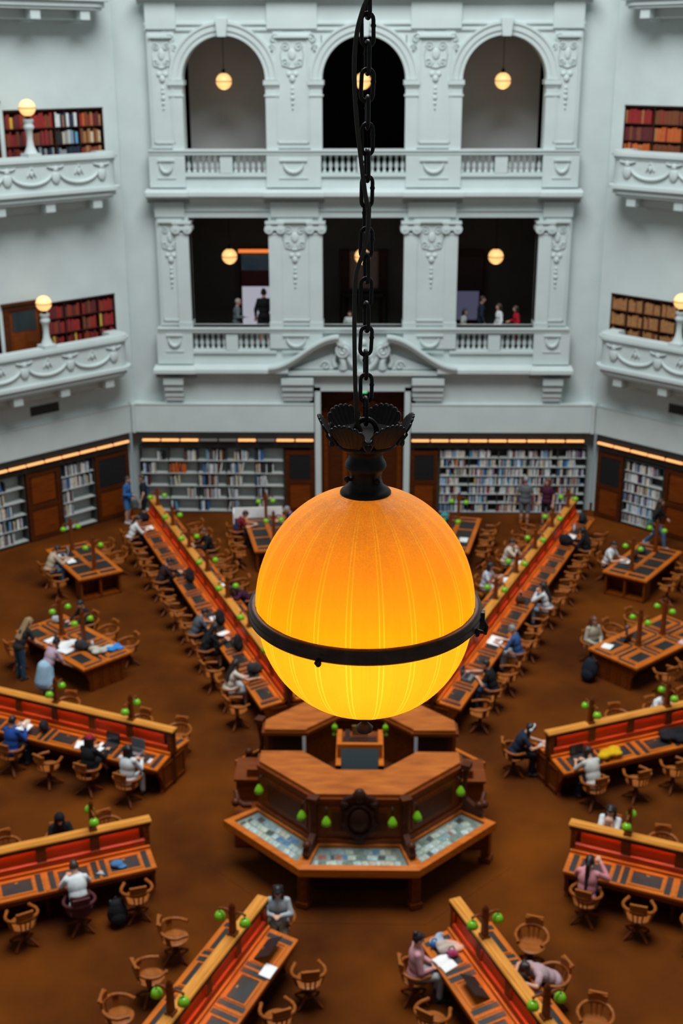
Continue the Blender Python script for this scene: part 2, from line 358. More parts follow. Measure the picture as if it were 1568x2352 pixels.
mb = MB(); mb.box(-7.1, 7.1, R + 0.55, R + 5.0, 10.6, 10.8); mb.box(-7.1, 7.1, R + 0.55, R + 5.0, 5.1, 5.6); struct(mb.build('floor_lower_gallery', mat('gallery_floor', (0.03, 0.03, 0.03), 0.8)))
# ---- the other walls (local frame: x along the wall towards the far corner, -y into the room)
def wall_frame(side):                # side -1 far left, +1 far right
    a = math.radians(45) * side; n = Vector((math.sin(a), math.cos(a), 0)); t = Vector((-side * math.cos(abs(a)), math.sin(abs(a)), 0))
    M = Matrix(((t.x, n.x, 0, n.x * R), (t.y, n.y, 0, n.y * R), (0, 0, 1, 0), (0, 0, 0, 1))); return M
def wall_obj(side):
    M = wall_frame(side).copy()
    if side > 0:
        for i in range(3): M[i][0] = -M[i][0]
    return M
def MX(side): return Matrix.Scale(-1, 4, (1, 0, 0)) if side > 0 else Matrix.Identity(4)
CASES = {-1: [(1.2, 3.90, 12.19, 13.86, 'd'), (4.05, 7.55, 12.0, 13.62, 'b'), (-0.2, 3.30, 6.15, 7.80, 'b'), (3.42, 4.92, 6.2, 7.92, 'd'), (5.0, 7.55, 6.2, 7.78, 'b')],
         1: [(4.4, 7.62, 12.04, 13.66, 'b'), (5.12, 7.62, 6.23, 7.80, 'b'), (3.5, 5.05, 6.2, 7.92, 'd')]}
for side, nm in ((-1, 'wall_far_left'), (1, 'wall_far_right')):
    mb = MB(); mb.M = wall_frame(side)
    gridwall(mb, -H - 0.2, H + 0.15, 2.98, 19, [(c[0], c[1], c[2], c[3]) for c in CASES[side]], 0, 0.5)
    mb.box(-H, H - 0.02, -0.10, 0, 2.98, 3.98); mb.box(-H, H - 0.05, -0.12, 0, 3.94, 3.985)
    mb.box(-H - 0.2, H + 0.15, 0.42, 0.5, 0, 2.98); struct(mb.build(nm, PLASTER))
for s, nm in ((-1, 'wall_left'), (1, 'wall_right')):
    x0, x1 = sorted((s * R, s * (R + 0.4))); struct(MB().box(x0, x1, -H, H, 0, 19).build(nm, PLASTER))
# corner pilaster strips where the walls meet at the fascia
for s in (-1, 1): struct(MB().box(s * (H - 0.10) - 0.05, s * (H - 0.10) + 0.05, R - 0.22, R - 0.08, 2.98, 3.98).build('trim_%d' % ti, PLASTER)); ti += 1
# ---- central doorway: timber lobby behind the white jambs
t = struct(thing('door_1', 'tall timber doorway with white jambs in the middle of the far wall', 'door', (0, R + 0.9, 0)))
MB().box(-1.75, 1.75, 0, 0.1, 0, 4.5).build('back_panel', W_DARK, t)
mb = MB()
for x in (-1.3, -0.62, 0.62, 1.3): mb.box(x - 0.08, x + 0.08, -0.10, 0, 0, 3.6)
mb.box(-1.45, 1.45, -0.14, 0, 3.3, 3.48); mb.prism([(-1.0, 3.5), (1.0, 3.5), (0, 4.1)], -0.12, 0, 'y'); mb.box(-0.75, 0.75, -0.08, 0, 4.15, 4.4); mb.build('door_frame', W_MID, t)
mb = MB(); mb.box(-0.52, -0.03, -0.05, 0, 0.2, 3.2); mb.box(0.03, 0.52, -0.05, 0, 0.2, 3.2); mb.build('door_leaf', W_DARK, t)
MB().box(-0.5, 0.5, -0.02, 0, 3.55, 3.8).build('lintel_glass', DARKV, t)
struct(MB().box(-1.8, -1.45, R, R + 1.0, 0, 4.6).box(1.45, 1.8, R, R + 1.0, 0, 4.6).box(-1.8, 1.8, R + 0.5, R + 1.0, 4.5, 4.6).build('trim_%d' % ti, W_DARK)); ti += 1
tag(MB().box(-0.13, 0.13, -0.03, 0.03, -0.08, 0.08).build('exit_sign', emi('exit_green', (0.10, 0.65, 0.25), 1.2), None, (0.02, R + 0.35, 4.34)), 'small glowing green exit sign inside the top of the central doorway', 'sign')
MB().tube([(0, 0, 0.08), (0, 0, 0.12)], 0.01, 6).build('sign_rod', BLACK, bpy.data.objects['exit_sign'])
# ---- balconies on the two diagonal walls
def balcony(side, z, label, partial=False):
    t = thing('balcony', label, 'balcony', (0, 0, z), group='white plaster balconies'); t.matrix_world = Matrix.Translation((0, 0, z)) @ wall_obj(side)
    D, E_ = 1.0, 7.40
    def outline(d, e, r=0.55):
        p = [(-e, 0)] + [(-e + r - r * math.cos(q), -(d - r) - r * math.sin(q)) for q in [PI / 2 * k / 6 for k in range(7)]] + [(e - r + r * math.sin(q), -(d - r) - r * math.cos(q)) for q in [PI / 2 * k / 6 for k in range(7)]] + [(e, 0)]
        return p
    def ringo(o, i=0.42): return outline(D + o, E_ + o) + outline(D - i, E_ - i, 0.3)[::-1]
    mb = MB(); mb.M = MX(side); mb.prism(ringo(0.02, .30), -1.0, -0.12); mb.build('parapet', PLASTER, t)
    mb = MB(); mb.M = MX(side); mb.prism(ringo(0.10), -0.14, -0.04); mb.prism(ringo(0.06, .40), -0.04, 0.02); mb.prism(ringo(0.05, .3), -0.22, -0.17); mb.build('cap_rail', PLASTER, t)
    mb = MB(); mb.M = MX(side); mb.prism(outline(D + 0.14, E_ + 0.12), -1.10, -1.0); mb.prism(outline(D + 0.04, E_ + 0.02), -1.26, -1.10); mb.prism(outline(D - 0.02, E_ - 0.04), -1.34, -1.26); mb.build('cornice', PLASTER, t)
    mb = MB(); mb.M = MX(side); mb.prism(outline(0.62, E_ - 0.5, 0.4), -1.62, -1.34); mb.build('soffit', PLASTER, t)
    gl = MB(); gl.M = MX(side); sp = 1.63; x = E_ - 0.72
    k = 0
    while x > -6.6:
        yy = -D - 0.05
        gl.tube([(x - sp / 2 + (sp / 2 - 0.12) * math.cos(PI + PI * q / 14), yy, -0.42 + 0.36 * math.sin(PI + PI * q / 14)) for q in range(15)], [0.025 + 0.035 * math.sin(PI * q / 14) for q in range(15)], 7)
        gl.ball((x, yy, -0.36), (0.10, 0.05, 0.10), 8, 6); gl.ball((x, yy, -0.60), (0.16, 0.05, 0.20), 8, 6)
        gl.tube([(x - 0.28, yy, -0.27), (x - 0.12, yy - .02, -0.32), (x, yy, -0.28), (x + 0.12, yy - .02, -0.32), (x + 0.28, yy, -0.27)], 0.03, 6)
        for s in (-1, 1): gl.tube([(x - sp / 2 + s * 0.14, yy, -0.52), (x - sp / 2 + s * 0.05, yy, -0.36), (x - sp / 2, yy, -0.26)], 0.028, 6)
        gl.ball((x - sp / 2, yy, -0.46), (0.07, 0.04, 0.10), 8, 6)
        x -= sp
    gl.build('garland', PLASTER, t)
    br = MB().box(-0.16, 0.16, -0.92, -0.2, -1.62, -1.34).box(-0.12, 0.12, -0.80, -0.2, -1.70, -1.62).mesh('bracket', PLASTER)
    x = E_ - 0.85
    while x > -6.8: link('bracket', br, t, ((-x if side > 0 else x), 0, 0)); x -= 1.68
    return t
balcony(-1, 12.30, 'white plaster balcony with garland frieze, upper one on the left wall')
balcony(-1, 6.56, 'white plaster balcony with garland frieze, lower one on the left wall')
balcony(1, 12.34, 'white plaster balcony with garland frieze, upper one on the right wall')
balcony(1, 6.63, 'white plaster balcony with garland frieze, lower one on the right wall')
balcony(-1, 17.75, 'white balcony underside cut off at the top left of the view')
balcony(1, 17.75, 'white balcony underside cut off at the top right of the view')
# vents
for side, x0 in ((-1, 4.1), (1, 4.1)):
    t = thing('wall_vent', 'dark wall vent under the lower %s balcony' % ('left' if side < 0 else 'right'), 'vent', group='dark wall vents'); t.matrix_world = wall_obj(side) @ Matrix.Translation((-side * (x0 + 0.5), -0.01, 4.4))
    MB().box(-0.52, 0.52, -0.02, 0.01, -0.15, 0.15).build('frame', mat('vent_frame', (0.05, 0.05, 0.04), .7), t)
    mb = MB()
    for k in range(5): mb.box(-0.48, 0.48, -0.035, -0.02, -0.12 + 0.055 * k, -0.10 + 0.055 * k)
    mb.build('slats', BLACK, t)
# ================================================================== BOOKCASES AND BOOKS
BOOKC = {}
def bcol(n, c): BOOKC[n] = mat('cover_' + n, c, 0.6, noise=0.25, scale=14)
for n, c in dict(red=(0.26, 0.012, 0.010), maroon=(0.10, 0.010, 0.010), brown=(0.17, 0.045, 0.012), tan=(0.34, 0.15, 0.05), orange=(0.50, 0.10, 0.015), navy=(0.012, 0.022, 0.05),
                 black=(0.012, 0.012, 0.014), cream=(0.55, 0.46, 0.30), white=(0.62, 0.64, 0.64), grey=(0.24, 0.26, 0.28), blue=(0.03, 0.13, 0.34), sky=(0.10, 0.34, 0.55), yellow=(0.60, 0.38, 0.03), green=(0.04, 0.16, 0.09), pink=(0.45, 0.05, 0.14)).items(): bcol(n, c)
COLWORD = dict(red='dark red', maroon='deep maroon', brown='brown leather', tan='tan leather', orange='orange', navy='navy blue', black='black', cream='cream', white='white', grey='grey', blue='blue', sky='pale blue', yellow='yellow', green='green', pink='pink')
BOOKS = []     # (area score, matrix, size, colour, shelf phrase)
CAMP = Vector((0.062, -22.07, 15.05))
ROWW = {3: ['top', 'middle', 'bottom'], 5: ['top', 'second', 'third', 'fourth', 'bottom'], 6: ['top', 'second', 'third', 'fourth', 'fifth', 'bottom'], 7: ['top', 'second', 'third', 'fourth', 'fifth', 'sixth', 'bottom']}
def bookcase(name, label, M, x0, x1, z0, z1, rows, cols, pal, fill, wmat, bmat, depth, wr, phrase, setw=False, back=None, cat='bookcase', mir=1, group=None, rr=rnd, lean=0.0):
    """M: proper frame, local x along the wall, +y into the wall"""
    if mir < 0: x0, x1 = -x1, -x0
    t = thing(name, label, cat, group=group); t.matrix_world = M @ Matrix.Translation(((x0 + x1) / 2, 0, z0)); w = x1 - x0; h = z1 - z0
    e = 0.035
    MB().box(-w / 2, -w / 2 + e, 0, depth, 0, h).box(w / 2 - e, w / 2, 0, depth, 0, h).box(-w / 2, w / 2, -0.02, depth, h - 0.05, h).box(-w / 2, w / 2, 0, depth, 0, 0.06).build('carcass', bmat, t)
    MB().box(-w / 2, w / 2, depth - 0.02, depth, 0, h).build('back_panel', back or wmat, t)
    cw = w / cols
    for c in range(1, cols): MB().box(-w / 2 + c * cw - 0.018, -w / 2 + c * cw + 0.018, 0.01, depth, 0.05, h - .05).build('divider', bmat, t)
    rh = (h - 0.11) / rows
    for r in range(rows):
        zb = 0.06 + rh * (rows - 1 - r)
        MB().box(-w / 2 + .02, w / 2 - .02, -0.005, depth, zb - 0.012, zb + 0.012).build('shelf', wmat, t)
        for c in range(cols):
            xa, xb = -w / 2 + c * cw + 0.03, -w / 2 + (c + 1) * cw - 0.03
            f = fill(r, c, rr); base = pal(r, c, rr) if setw else None
            x = xa if rr.random() < 0.6 or f > 0.9 else xa + (xb - xa) * (1 - f) * rr.random()
            xe = x + (xb - xa) * f
            while x < xe - wr[0]:
                bw = rr.uniform(*wr); bh = rh * rr.uniform(0.62, 0.86) if not setw else rh * rr.uniform(0.74, 0.84)
                col = pal(r, c, rr) if not setw else (base if rr.random() < 0.8 else pal(r, c, rr))
                if x + bw > xb: break
                bd = min(depth - .06, rr.uniform(0.16, 0.22))
                tilt = 0.0 if rr.random() > lean else rr.choice((-1, 1)) * rr.uniform(0.06, 0.22)
                W_ = t.matrix_world @ Matrix.Translation((x + bw / 2, 0.02 + bd / 2 + rr.uniform(0, 0.02), zb + 0.013 + abs(tilt) * bw / 2)) @ Matrix.Rotation(tilt, 4, 'Y')
                BOOKS.append((bw * bh / (W_.translation - CAMP).length_squared, W_, (bw * 0.94, bd, bh), col, (label, ROWW.get(rows, ['top', 'middle', 'bottom'])[min(r, rows - 1)], phrase)))
                x += bw + (abs(math.sin(tilt)) * bh * 0.8)
    return t
IDM = Matrix.Translation((0, R, 0))
def palette(*ws):
    names = [w[0] for w in ws]; wt = [w[1] for w in ws]
    return lambda r, c, rr: rr.choices(names, wt)[0]
P_OLD = palette(('red', 4), ('maroon', 3), ('brown', 4), ('tan', 1), ('navy', 1.6), ('cream', .6), ('sky', .25), ('yellow', .3))
P_RED = palette(('red', 5), ('maroon', 6), ('brown', 2), ('yellow', .5))
P_TAN = palette(('tan', 8), ('brown', 1))
P_ORG = palette(('brown', 5), ('tan', 2), ('orange', 1.2), ('red', 2), ('maroon', 2))
P_MOD = palette(('white', 9), ('grey', 5), ('cream', 3), ('black', 3), ('blue', 1.6), ('navy', 2), ('red', 1.0), ('sky', 1.6), ('yellow', .5), ('maroon', 1), ('orange', .3))
P_LEFT = palette(('white', 6), ('grey', 6), ('cream', 2), ('black', 5), ('navy', 3), ('blue', 1.0), ('brown', 1.5), ('sky', 1.2), ('maroon', 1))
def p_upper_left(r, c, rr):
    if (r, c) == (0, 2): return rr.choice(['navy', 'white', 'navy', 'tan'])
    if (r, c) == (1, 2): return rr.choice(['cream', 'sky', 'grey', 'cream', 'black'])
    if (r, c) == (2, 1) or (r, c) == (2, 2): return rr.choice(['navy', 'navy', 'black', 'grey', 'yellow'])
    if (r, c) == (1, 3) : return rr.choice(['tan', 'brown', 'cream'])
    return P_RED(r, c, rr) if c < 2 else P_ORG(r, c, rr)
full = lambda r, c, rr: rr.uniform(0.93, 1.0)
dense = lambda r, c, rr: rr.uniform(0.62, 0.98)
sparse = lambda r, c, rr: rr.choice([0.25, 0.38, 0.45, 0.55, 0.62])
OB = dict(wmat=W_CASE, bmat=W_CASE, depth=0.34)
Lf, Rf = wall_obj(-1), wall_obj(1)
bookcase('bookcase', 'dark bookcase of mixed old volumes above the upper left balcony', Lf, 4.05, 7.55, 12.0, 13.62, 3, 4, p_upper_left, full, wr=(0.06, 0.11), phrase='upper left balcony bookcase', **OB)
bookcase('bookcase', 'dark bookcase of red bound sets above the lower left balcony', Lf, 5.0, 7.55, 6.2, 7.78, 3, 4, P_RED, full, wr=(0.06, 0.09), phrase='lower left balcony bookcase', **OB)
bookcase('bookcase', 'dark bookcase of brown volumes cut by the left edge above the lower left balcony', Lf, -0.2, 3.30, 6.15, 7.80, 3, 3, P_ORG, full, wr=(0.06, 0.10), phrase='lower left edge bookcase', **OB)
bookcase('bookcase', 'dark bookcase of brown and red volumes above the upper right balcony', Rf, 4.4, 7.62, 12.04, 13.66, 3, 3, P_ORG, full, wr=(0.06, 0.10), phrase='upper right balcony bookcase', mir=-1, setw=True, **OB)
bookcase('bookcase', 'dark bookcase of uniform tan volumes above the lower right balcony', Rf, 5.12, 7.62, 6.23, 7.80, 3, 4, P_TAN, full, wr=(0.05, 0.075), phrase='lower right balcony bookcase', mir=-1, **OB)
# doors behind the balconies
def balcony_door(side, x0, x1, z0, z1, label):
    M = wall_obj(side)
    if side > 0: x0, x1 = -x1, -x0
    t = thing('balcony_door', label, 'door'); t.matrix_world = M @ Matrix.Translation(((x0 + x1) / 2, 0.02, z0)); w = x1 - x0; h = z1 - z0
    MB().box(-w / 2, -w / 2 + .22, -0.04, 0.1, 0, h).box(w / 2 - .22, w / 2, -0.04, 0.1, 0, h).box(-w / 2, w / 2, -0.05, 0.1, h - .2, h).box(-w / 2 - .05, w / 2 + .05, -0.12, 0.06, h - .05, h + 0.03).build('door_frame', W_DARK, t)
    lf = MB().box(-w / 2 + .22, w / 2 - .22, 0.02, 0.1, 0, h - .2); lf.box(-w / 2 + .3, -0.04, 0.0, .02, 0.05, h * .42).box(0.04, w / 2 - .3, 0.0, .02, 0.05, h * .42); lf.build('door_leaf', W_MID, t)
    MB().box(-w / 2 + .34, w / 2 - .34, 0.0, 0.02, h * .48, h * .84).build('door_glass', mat('door_glass', (0.02, 0.03, 0.035), 0.2), t)
balcony_door(-1, 2.2, 3.9, 12.19, 13.86, 'brown panelled door with dark glass behind the upper left balcony')
balcony_door(-1, 3.42, 4.92, 6.2, 7.92, 'brown panelled door with dark glass behind the lower left balcony')
balcony_door(1, 3.5, 5.05, 6.2, 7.92, 'brown door beside the tan books behind the lower right balcony')
# ground floor shelving
LB = dict(wmat=SHELFM, bmat=SHELFD, depth=0.36)
def f_left(r, c, rr):
    T = [[.35, .55, .8, .55, .35, .5], [.5, .7, .85, .6, .65, .4], [.4, .4, .75, .6, .5, .35], [.3, .3, .8, .4, .5, .6], [.2, .3, .4, .4, .3, .3]]
    return max(0.06, T[r][min(c, 5)] * rr.uniform(.75, 1.05))
def p_left(r, c, rr): return rr.choice(['orange', 'orange', 'brown', 'red']) if (r, c) == (1, 1) else P_LEFT(r, c, rr)
bookcase('bookcase', 'long half empty grey bookshelf on the far wall left of the doorway', IDM, -7.75, -2.72, 0.0, 2.42, 5, 5, p_left, f_left, wr=(0.03, 0.06), phrase='half empty shelf left of the doorway', lean=0.12, **LB)
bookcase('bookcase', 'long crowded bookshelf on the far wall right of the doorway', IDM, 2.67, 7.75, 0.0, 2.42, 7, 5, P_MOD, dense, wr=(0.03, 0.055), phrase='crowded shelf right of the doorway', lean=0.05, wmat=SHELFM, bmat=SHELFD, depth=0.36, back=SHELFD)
sp2 = lambda r, c, rr: rr.choice([.3, .45, .7, .9])
bookcase('bookcase', 'narrow grey bookshelf on the left wall beside the dark grille', Lf, 4.98, 6.28, 0.05, 2.45, 5, 1, P_LEFT, lambda r, c, rr: [.85, .95, .35, .3, .05][r], wr=(0.03, 0.06), phrase='left wall shelf beside the grille', lean=.1, **LB)
bookcase('bookcase', 'grey bookshelf on the left wall cut by the picture edge', Lf, 2.0, 3.62, 0.05, 2.45, 5, 1, P_LEFT, lambda r, c, rr: [.6, .6, .55, .95, .7][r], wr=(0.03, 0.06), phrase='shelf at the left picture edge', lean=.1, **LB)
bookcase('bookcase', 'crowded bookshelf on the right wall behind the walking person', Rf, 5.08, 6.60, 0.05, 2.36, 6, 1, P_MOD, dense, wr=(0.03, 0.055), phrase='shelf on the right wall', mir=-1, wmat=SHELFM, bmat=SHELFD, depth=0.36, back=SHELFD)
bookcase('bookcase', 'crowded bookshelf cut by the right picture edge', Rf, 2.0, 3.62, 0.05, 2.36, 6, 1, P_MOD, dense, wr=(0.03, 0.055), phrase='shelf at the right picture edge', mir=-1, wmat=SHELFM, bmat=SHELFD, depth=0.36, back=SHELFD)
# books: the 300 that show largest one by one, the rest as one object
BOOKS.sort(key=lambda b: -b[0])
UNIT = {n: MB().box(-.5, .5, -.5, .5, 0, 1).box(-.46, .46, -.49, .48, 0.03, 1.004).mesh('book', m) for n, m in BOOKC.items()}
for sc, Mw, sz, colr, ph in BOOKS[:300]:
    o = link('book', UNIT[colr]); o.matrix_world = Mw @ Matrix.Diagonal((*sz, 1))
    lab = '%s book on the %s row of the %s' % (COLWORD[colr], ph[1], ph[2]); tag(o, lab, 'book', lab.replace(' book on', ' books on'))
names = list(BOOKC); mb = MB()
for sc, Mw, sz, colr, ph in BOOKS[300:]:
    mb.M = Mw; mb.mat = names.index(colr); mb.box(-sz[0] / 2, sz[0] / 2, -sz[1] / 2, sz[1] / 2, 0, sz[2])
mb.M = None
o = mb.build('shelved_books', [BOOKC[n] for n in names]); tag(o, 'many small white, grey and coloured books filling the ground floor shelves', 'books', kind='stuff')
# timber panels, grilles between the shelves
def panel_cabinet(label, M, x0, x1, z1, grille=True, mir=1):
    if mir < 0: x0, x1 = -x1, -x0
    t = thing('wall_cabinet', label, 'cabinet'); t.matrix_world = M @ Matrix.Translation(((x0 + x1) / 2, 0, 0)); w = x1 - x0
    MB().box(-w / 2, w / 2, 0.03, 0.36, 0, z1).build('body', W_DARK, t)
    fr = MB()
    for x in (-w / 2 + .07, w / 2 - .07): fr.box(x - .07, x + .07, -0.02, .03, 0, z1)
    for z in (0.08, z1 - .1, 1.15): fr.box(-w / 2, w / 2, -0.025, .03, z - .07, z + .07)
    fr.build('frame', W_DARK, t)
    MB().box(-w / 2 + .16, w / 2 - .16, 0.0, .03, 0.18, 1.06).build('lower_panel', W_MID, t)
    if grille:
        g = MB().box(-w / 2 + .14, w / 2 - .14, 0.01, .03, 1.22, z1 - .17)
        z = 1.26
        while z < z1 - .2: g.box(-w / 2 + .15, w / 2 - .15, -0.01, .01, z, z + .03); z += .07
        g.build('grille', BLACK, t)
    else: MB().box(-w / 2 + .2, w / 2 - .2, 0.0, .03, 1.3, z1 - .2).build('upper_panel', W_MID, t)
panel_cabinet('dark grille cabinet just left of the central doorway', IDM, -2.68, -1.66, 2.3)
panel_cabinet('dark grille cabinet just right of the central doorway', IDM, 1.66, 2.62, 2.3)
panel_cabinet('dark grille cabinet on the left wall by the corner', Lf, 6.32, 7.70, 2.4)
panel_cabinet('dark grille cabinet on the right wall by the corner', Rf, 6.65, 7.70, 2.4, mir=-1)
panel_cabinet('brown panelled cupboard door between the two left wall bookshelves', Lf, 3.68, 4.94, 2.4, grille=False)
panel_cabinet('brown panelled cupboard door right of the right wall bookshelf', Rf, 3.66, 5.04, 2.4, grille=False, mir=-1)
# dark pelmets with rows of warm tube lights
TUBE = emi('tube_glow', (1.0, 0.42, 0.14), 1.1); TUBE_OFF = mat('tube_off', (0.22, 0.20, 0.18), .5)
def pelmet(label, M, x0, x1, mir=1, skip=()):
    if mir < 0: x0, x1 = -x1, -x0
    t = thing('shelf_light', label, 'shelf light', group=None); t.matrix_world = M @ Matrix.Translation(((x0 + x1) / 2, 0, 2.72)); w = x1 - x0
    MB().box(-w / 2, w / 2, -0.12, 0.40, -0.02, 0.25).box(-w / 2, w / 2, -0.06, 0.36, -0.30, -0.02).build('pelmet', mat('pelmet_black', (0.012, 0.012, 0.010), .6), t)
    n = max(1, int(w / 0.62)); L = w / n
    for k in range(n):
        xa = -w / 2 + k * L + 0.03
        MB().box(xa, xa + L - .06, -0.20, -0.13, -0.045, 0.02).build('light_tube', TUBE_OFF if k in skip else TUBE, t)
    for k in range(0, n, 2): MB().box(-w / 2 + k * L - .015, -w / 2 + k * L + .015, -0.2, -0.1, .02, .10).build('holder', BLACK, t)
pelmet('row of warm tube lights over the long left bookshelf', IDM, -7.6, -1.66, skip=(3, 4, 6))
pelmet('row of warm tube lights over the long right bookshelf', IDM, 1.66, 7.6)
pelmet('row of warm tube lights along the left wall', Lf, -1.0, 7.66)
pelmet('row of warm tube lights along the right wall', Rf, -1.0, 7.66, mir=-1)
# ---- globe lamps of the galleries and balconies
GLOBE = mat('globe_glow', (0.9, 0.6, 0.3), 0.3, emit=(1.0, 0.52, 0.17), estr=1.15)
def globe_lamp(hang):
    t = thing('gallery_globe_lamp' if hang else 'balcony_globe_lamp', 'x', 'lamp')
    r = 0.255 if hang else 0.24
    c = 0 if hang else 1.38
    MB().ball((0, 0, c), r, 20, 12).build('globe', GLOBE, t)
    MB().tube([((r + .006) * math.cos(2 * PI * k / 24), (r + .006) * math.sin(2 * PI * k / 24), c) for k in range(24)], 0.014, 6, True).build('band', BRONZE, t)
    if hang:
        MB().lathe([(0.05, r - .02), (0.08, r), (0.045, r + .05), (0.06, r + .1), (0.02, r + .13)], 10).build('neck', IRON, t)
        MB().tube([(0, 0, r + .1), (0, 0, 1.5)], 0.012, 6).build('rod', IRON, t)
    else:
        MB().box(-.22, .22, -.22, .22, 0, .10).lathe([(0.20, .10), (0.17, .16), (0.11, .30), (0.085, .5), (0.10, .74), (0.13, .78), (0.16, .84), (0.13, .90), (0.11, .94), (0.15, .99), (0.15, 1.06)], 14).build('pedestal', PLASTER, t)
        MB().lathe([(0.05, 1.06), (0.09, 1.09), (0.06, 1.12), (0.09, 1.16)], 10).build('neck', IRON, t)
    if hang:
        bl = bpy.data.lights.new('globe_bulb', 'POINT'); bl.energy = 5; bl.color = (1, .62, .28); bl.shadow_soft_size = .2; o = bpy.data.objects.new('globe_bulb', bl); COL.objects.link(o); o.parent = t; o.location = (0, 0, -.42)
    return Proto(t)
gp = globe_lamp(True); pp = globe_lamp(False)
for lv, z in (('upper', 14.35), ('lower', 8.75)):
    for i, x in enumerate((-4.52, -0.03, 4.47)):
        gp.at('glowing round lamp hanging inside the %s %s opening of the gallery' % (lv, WHERE[i]), (x, R + 1.3, z), 0, 'globe lamps hanging in the gallery openings')
for side, x, z, nm in ((-1, 4.40, 12.32, 'upper left'), (-1, 4.40, 6.58, 'lower left'), (1, 4.52, 6.65, 'lower right'), (1, 4.0, 12.36, 'upper right')):
    p = wall_frame(side) @ Vector((x, -0.83, z)); pp.at('glowing globe lamp on a white pedestal on the %s balcony' % nm, p, math.radians(-45 * side), 'globe lamps on balcony pedestals')
# ---- things seen in the lower gallery
def gpanel(name, label, cat, x0, x1, z0, z1, parts):
    t = thing(name, label, cat, ((x0 + x1) / 2, R + 4.7, z0))
    for nm, m, a, b, c, d, y in parts: MB().box(a * (x1 - x0) - (x1 - x0) / 2, b * (x1 - x0) - (x1 - x0) / 2, -y, 0.02, c * (z1 - z0), d * (z1 - z0)).build(nm, m, t)
    return t
LITB = emi('lit_board', (0.46, 0.46, 0.55), 0.75)
t = gpanel('exhibition_display', 'lit exhibition wall with orange light bar and blue picture in the left bay', 'display', -4.55, -2.6, 5.6, 8.6,
       [('surround', W_CASE, 0, 1, 0, 1, .05), ('light_bar', emi('orange_bar', (1, .25, .05), .9), 0, 1, .93, .97, .12), ('lit_panel', LITB, .05, 1, .03, .52, .08), ('picture', mat('picture_maroon', (.12, .012, .03), .6), .05, 1, .54, .72, .09), ('picture_sky', mat('picture_blue', (.05, .28, .60), .6, col2=(.35, .5, .6), scale=2.2), .05, 1, .72, .91, .09)])
t = gpanel('display_case', 'tall display case on thin legs in the middle gallery bay', 'display case', -0.85, 0.9, 5.6, 8.5,
       [('side_board', W_CASE, 0, .18, 0, 1, .2), ('side_board', W_CASE, .82, 1, 0, 1, .2), ('poster', mat('poster_pink', (.30, .20, .18), .7), .2, .8, .52, .98, .08), ('frame', BLACK, .05, .95, .44, .48, .6), ('leg', BLACK, .05, .1, 0, .46, .6), ('leg', BLACK, .9, .95, 0, .46, .6)])
t = gpanel('wall_screen', 'dark red display board with a dim lavender panel in the right bay', 'display', 2.75, 4.45, 5.6, 8.5,
       [('surround', W_CASE, 0, 1, 0, 1, .05), ('picture', mat('picture_dark', (.035, .008, .014), .6), .05, .95, .5, .92, .08), ('lit_panel', emi('dim_board', (.10, .10, .17), .55), .12, .88, .12, .48, .08)])
# ================================================================== READING DESKS
ZE, ZB, HWD, ZC = 0.71, 0.78, 0.70, 1.36      # front edge height, back height, half width, cap height
SLOPE = math.atan2(ZB - ZE, HWD - 0.13)
PITCH = 1.99; R0 = 4.40; RP0 = 5.45
GLOW = emi('under_cap_glow', (1.0, 0.26, 0.06), 42.0)
def zsurf(v): return ZE + (ZB - ZE) * (HWD - abs(v)) / (HWD - 0.13)
padm = MB().box(-.27, .27, -.155, .155, 0.0, 0.012).mesh('writing_pad', LEATHER)
sidem = MB().box(-.055, .055, -.235, .235, 0.0, 0.007).mesh('side_pad', LEATHER)
fm = MB()
for a, b, c, d in ((-.32, .32, -.20, -.165), (-.32, .32, .165, .20), (-.32, -.285, -.165, .165), (.285, .32, -.165, .165)): fm.box(a, b, c, d, 0, 0.018)
framem = fm.mesh('pad_frame', W_DESK)
knobm = MB().box(-.03, .03, -.012, .012, .012, .02).mesh('lid_catch', BRASS)
rail = MB().box(-.025, .025, -.25, .25, 0, .012).mesh('stall_rail', W_DESK)
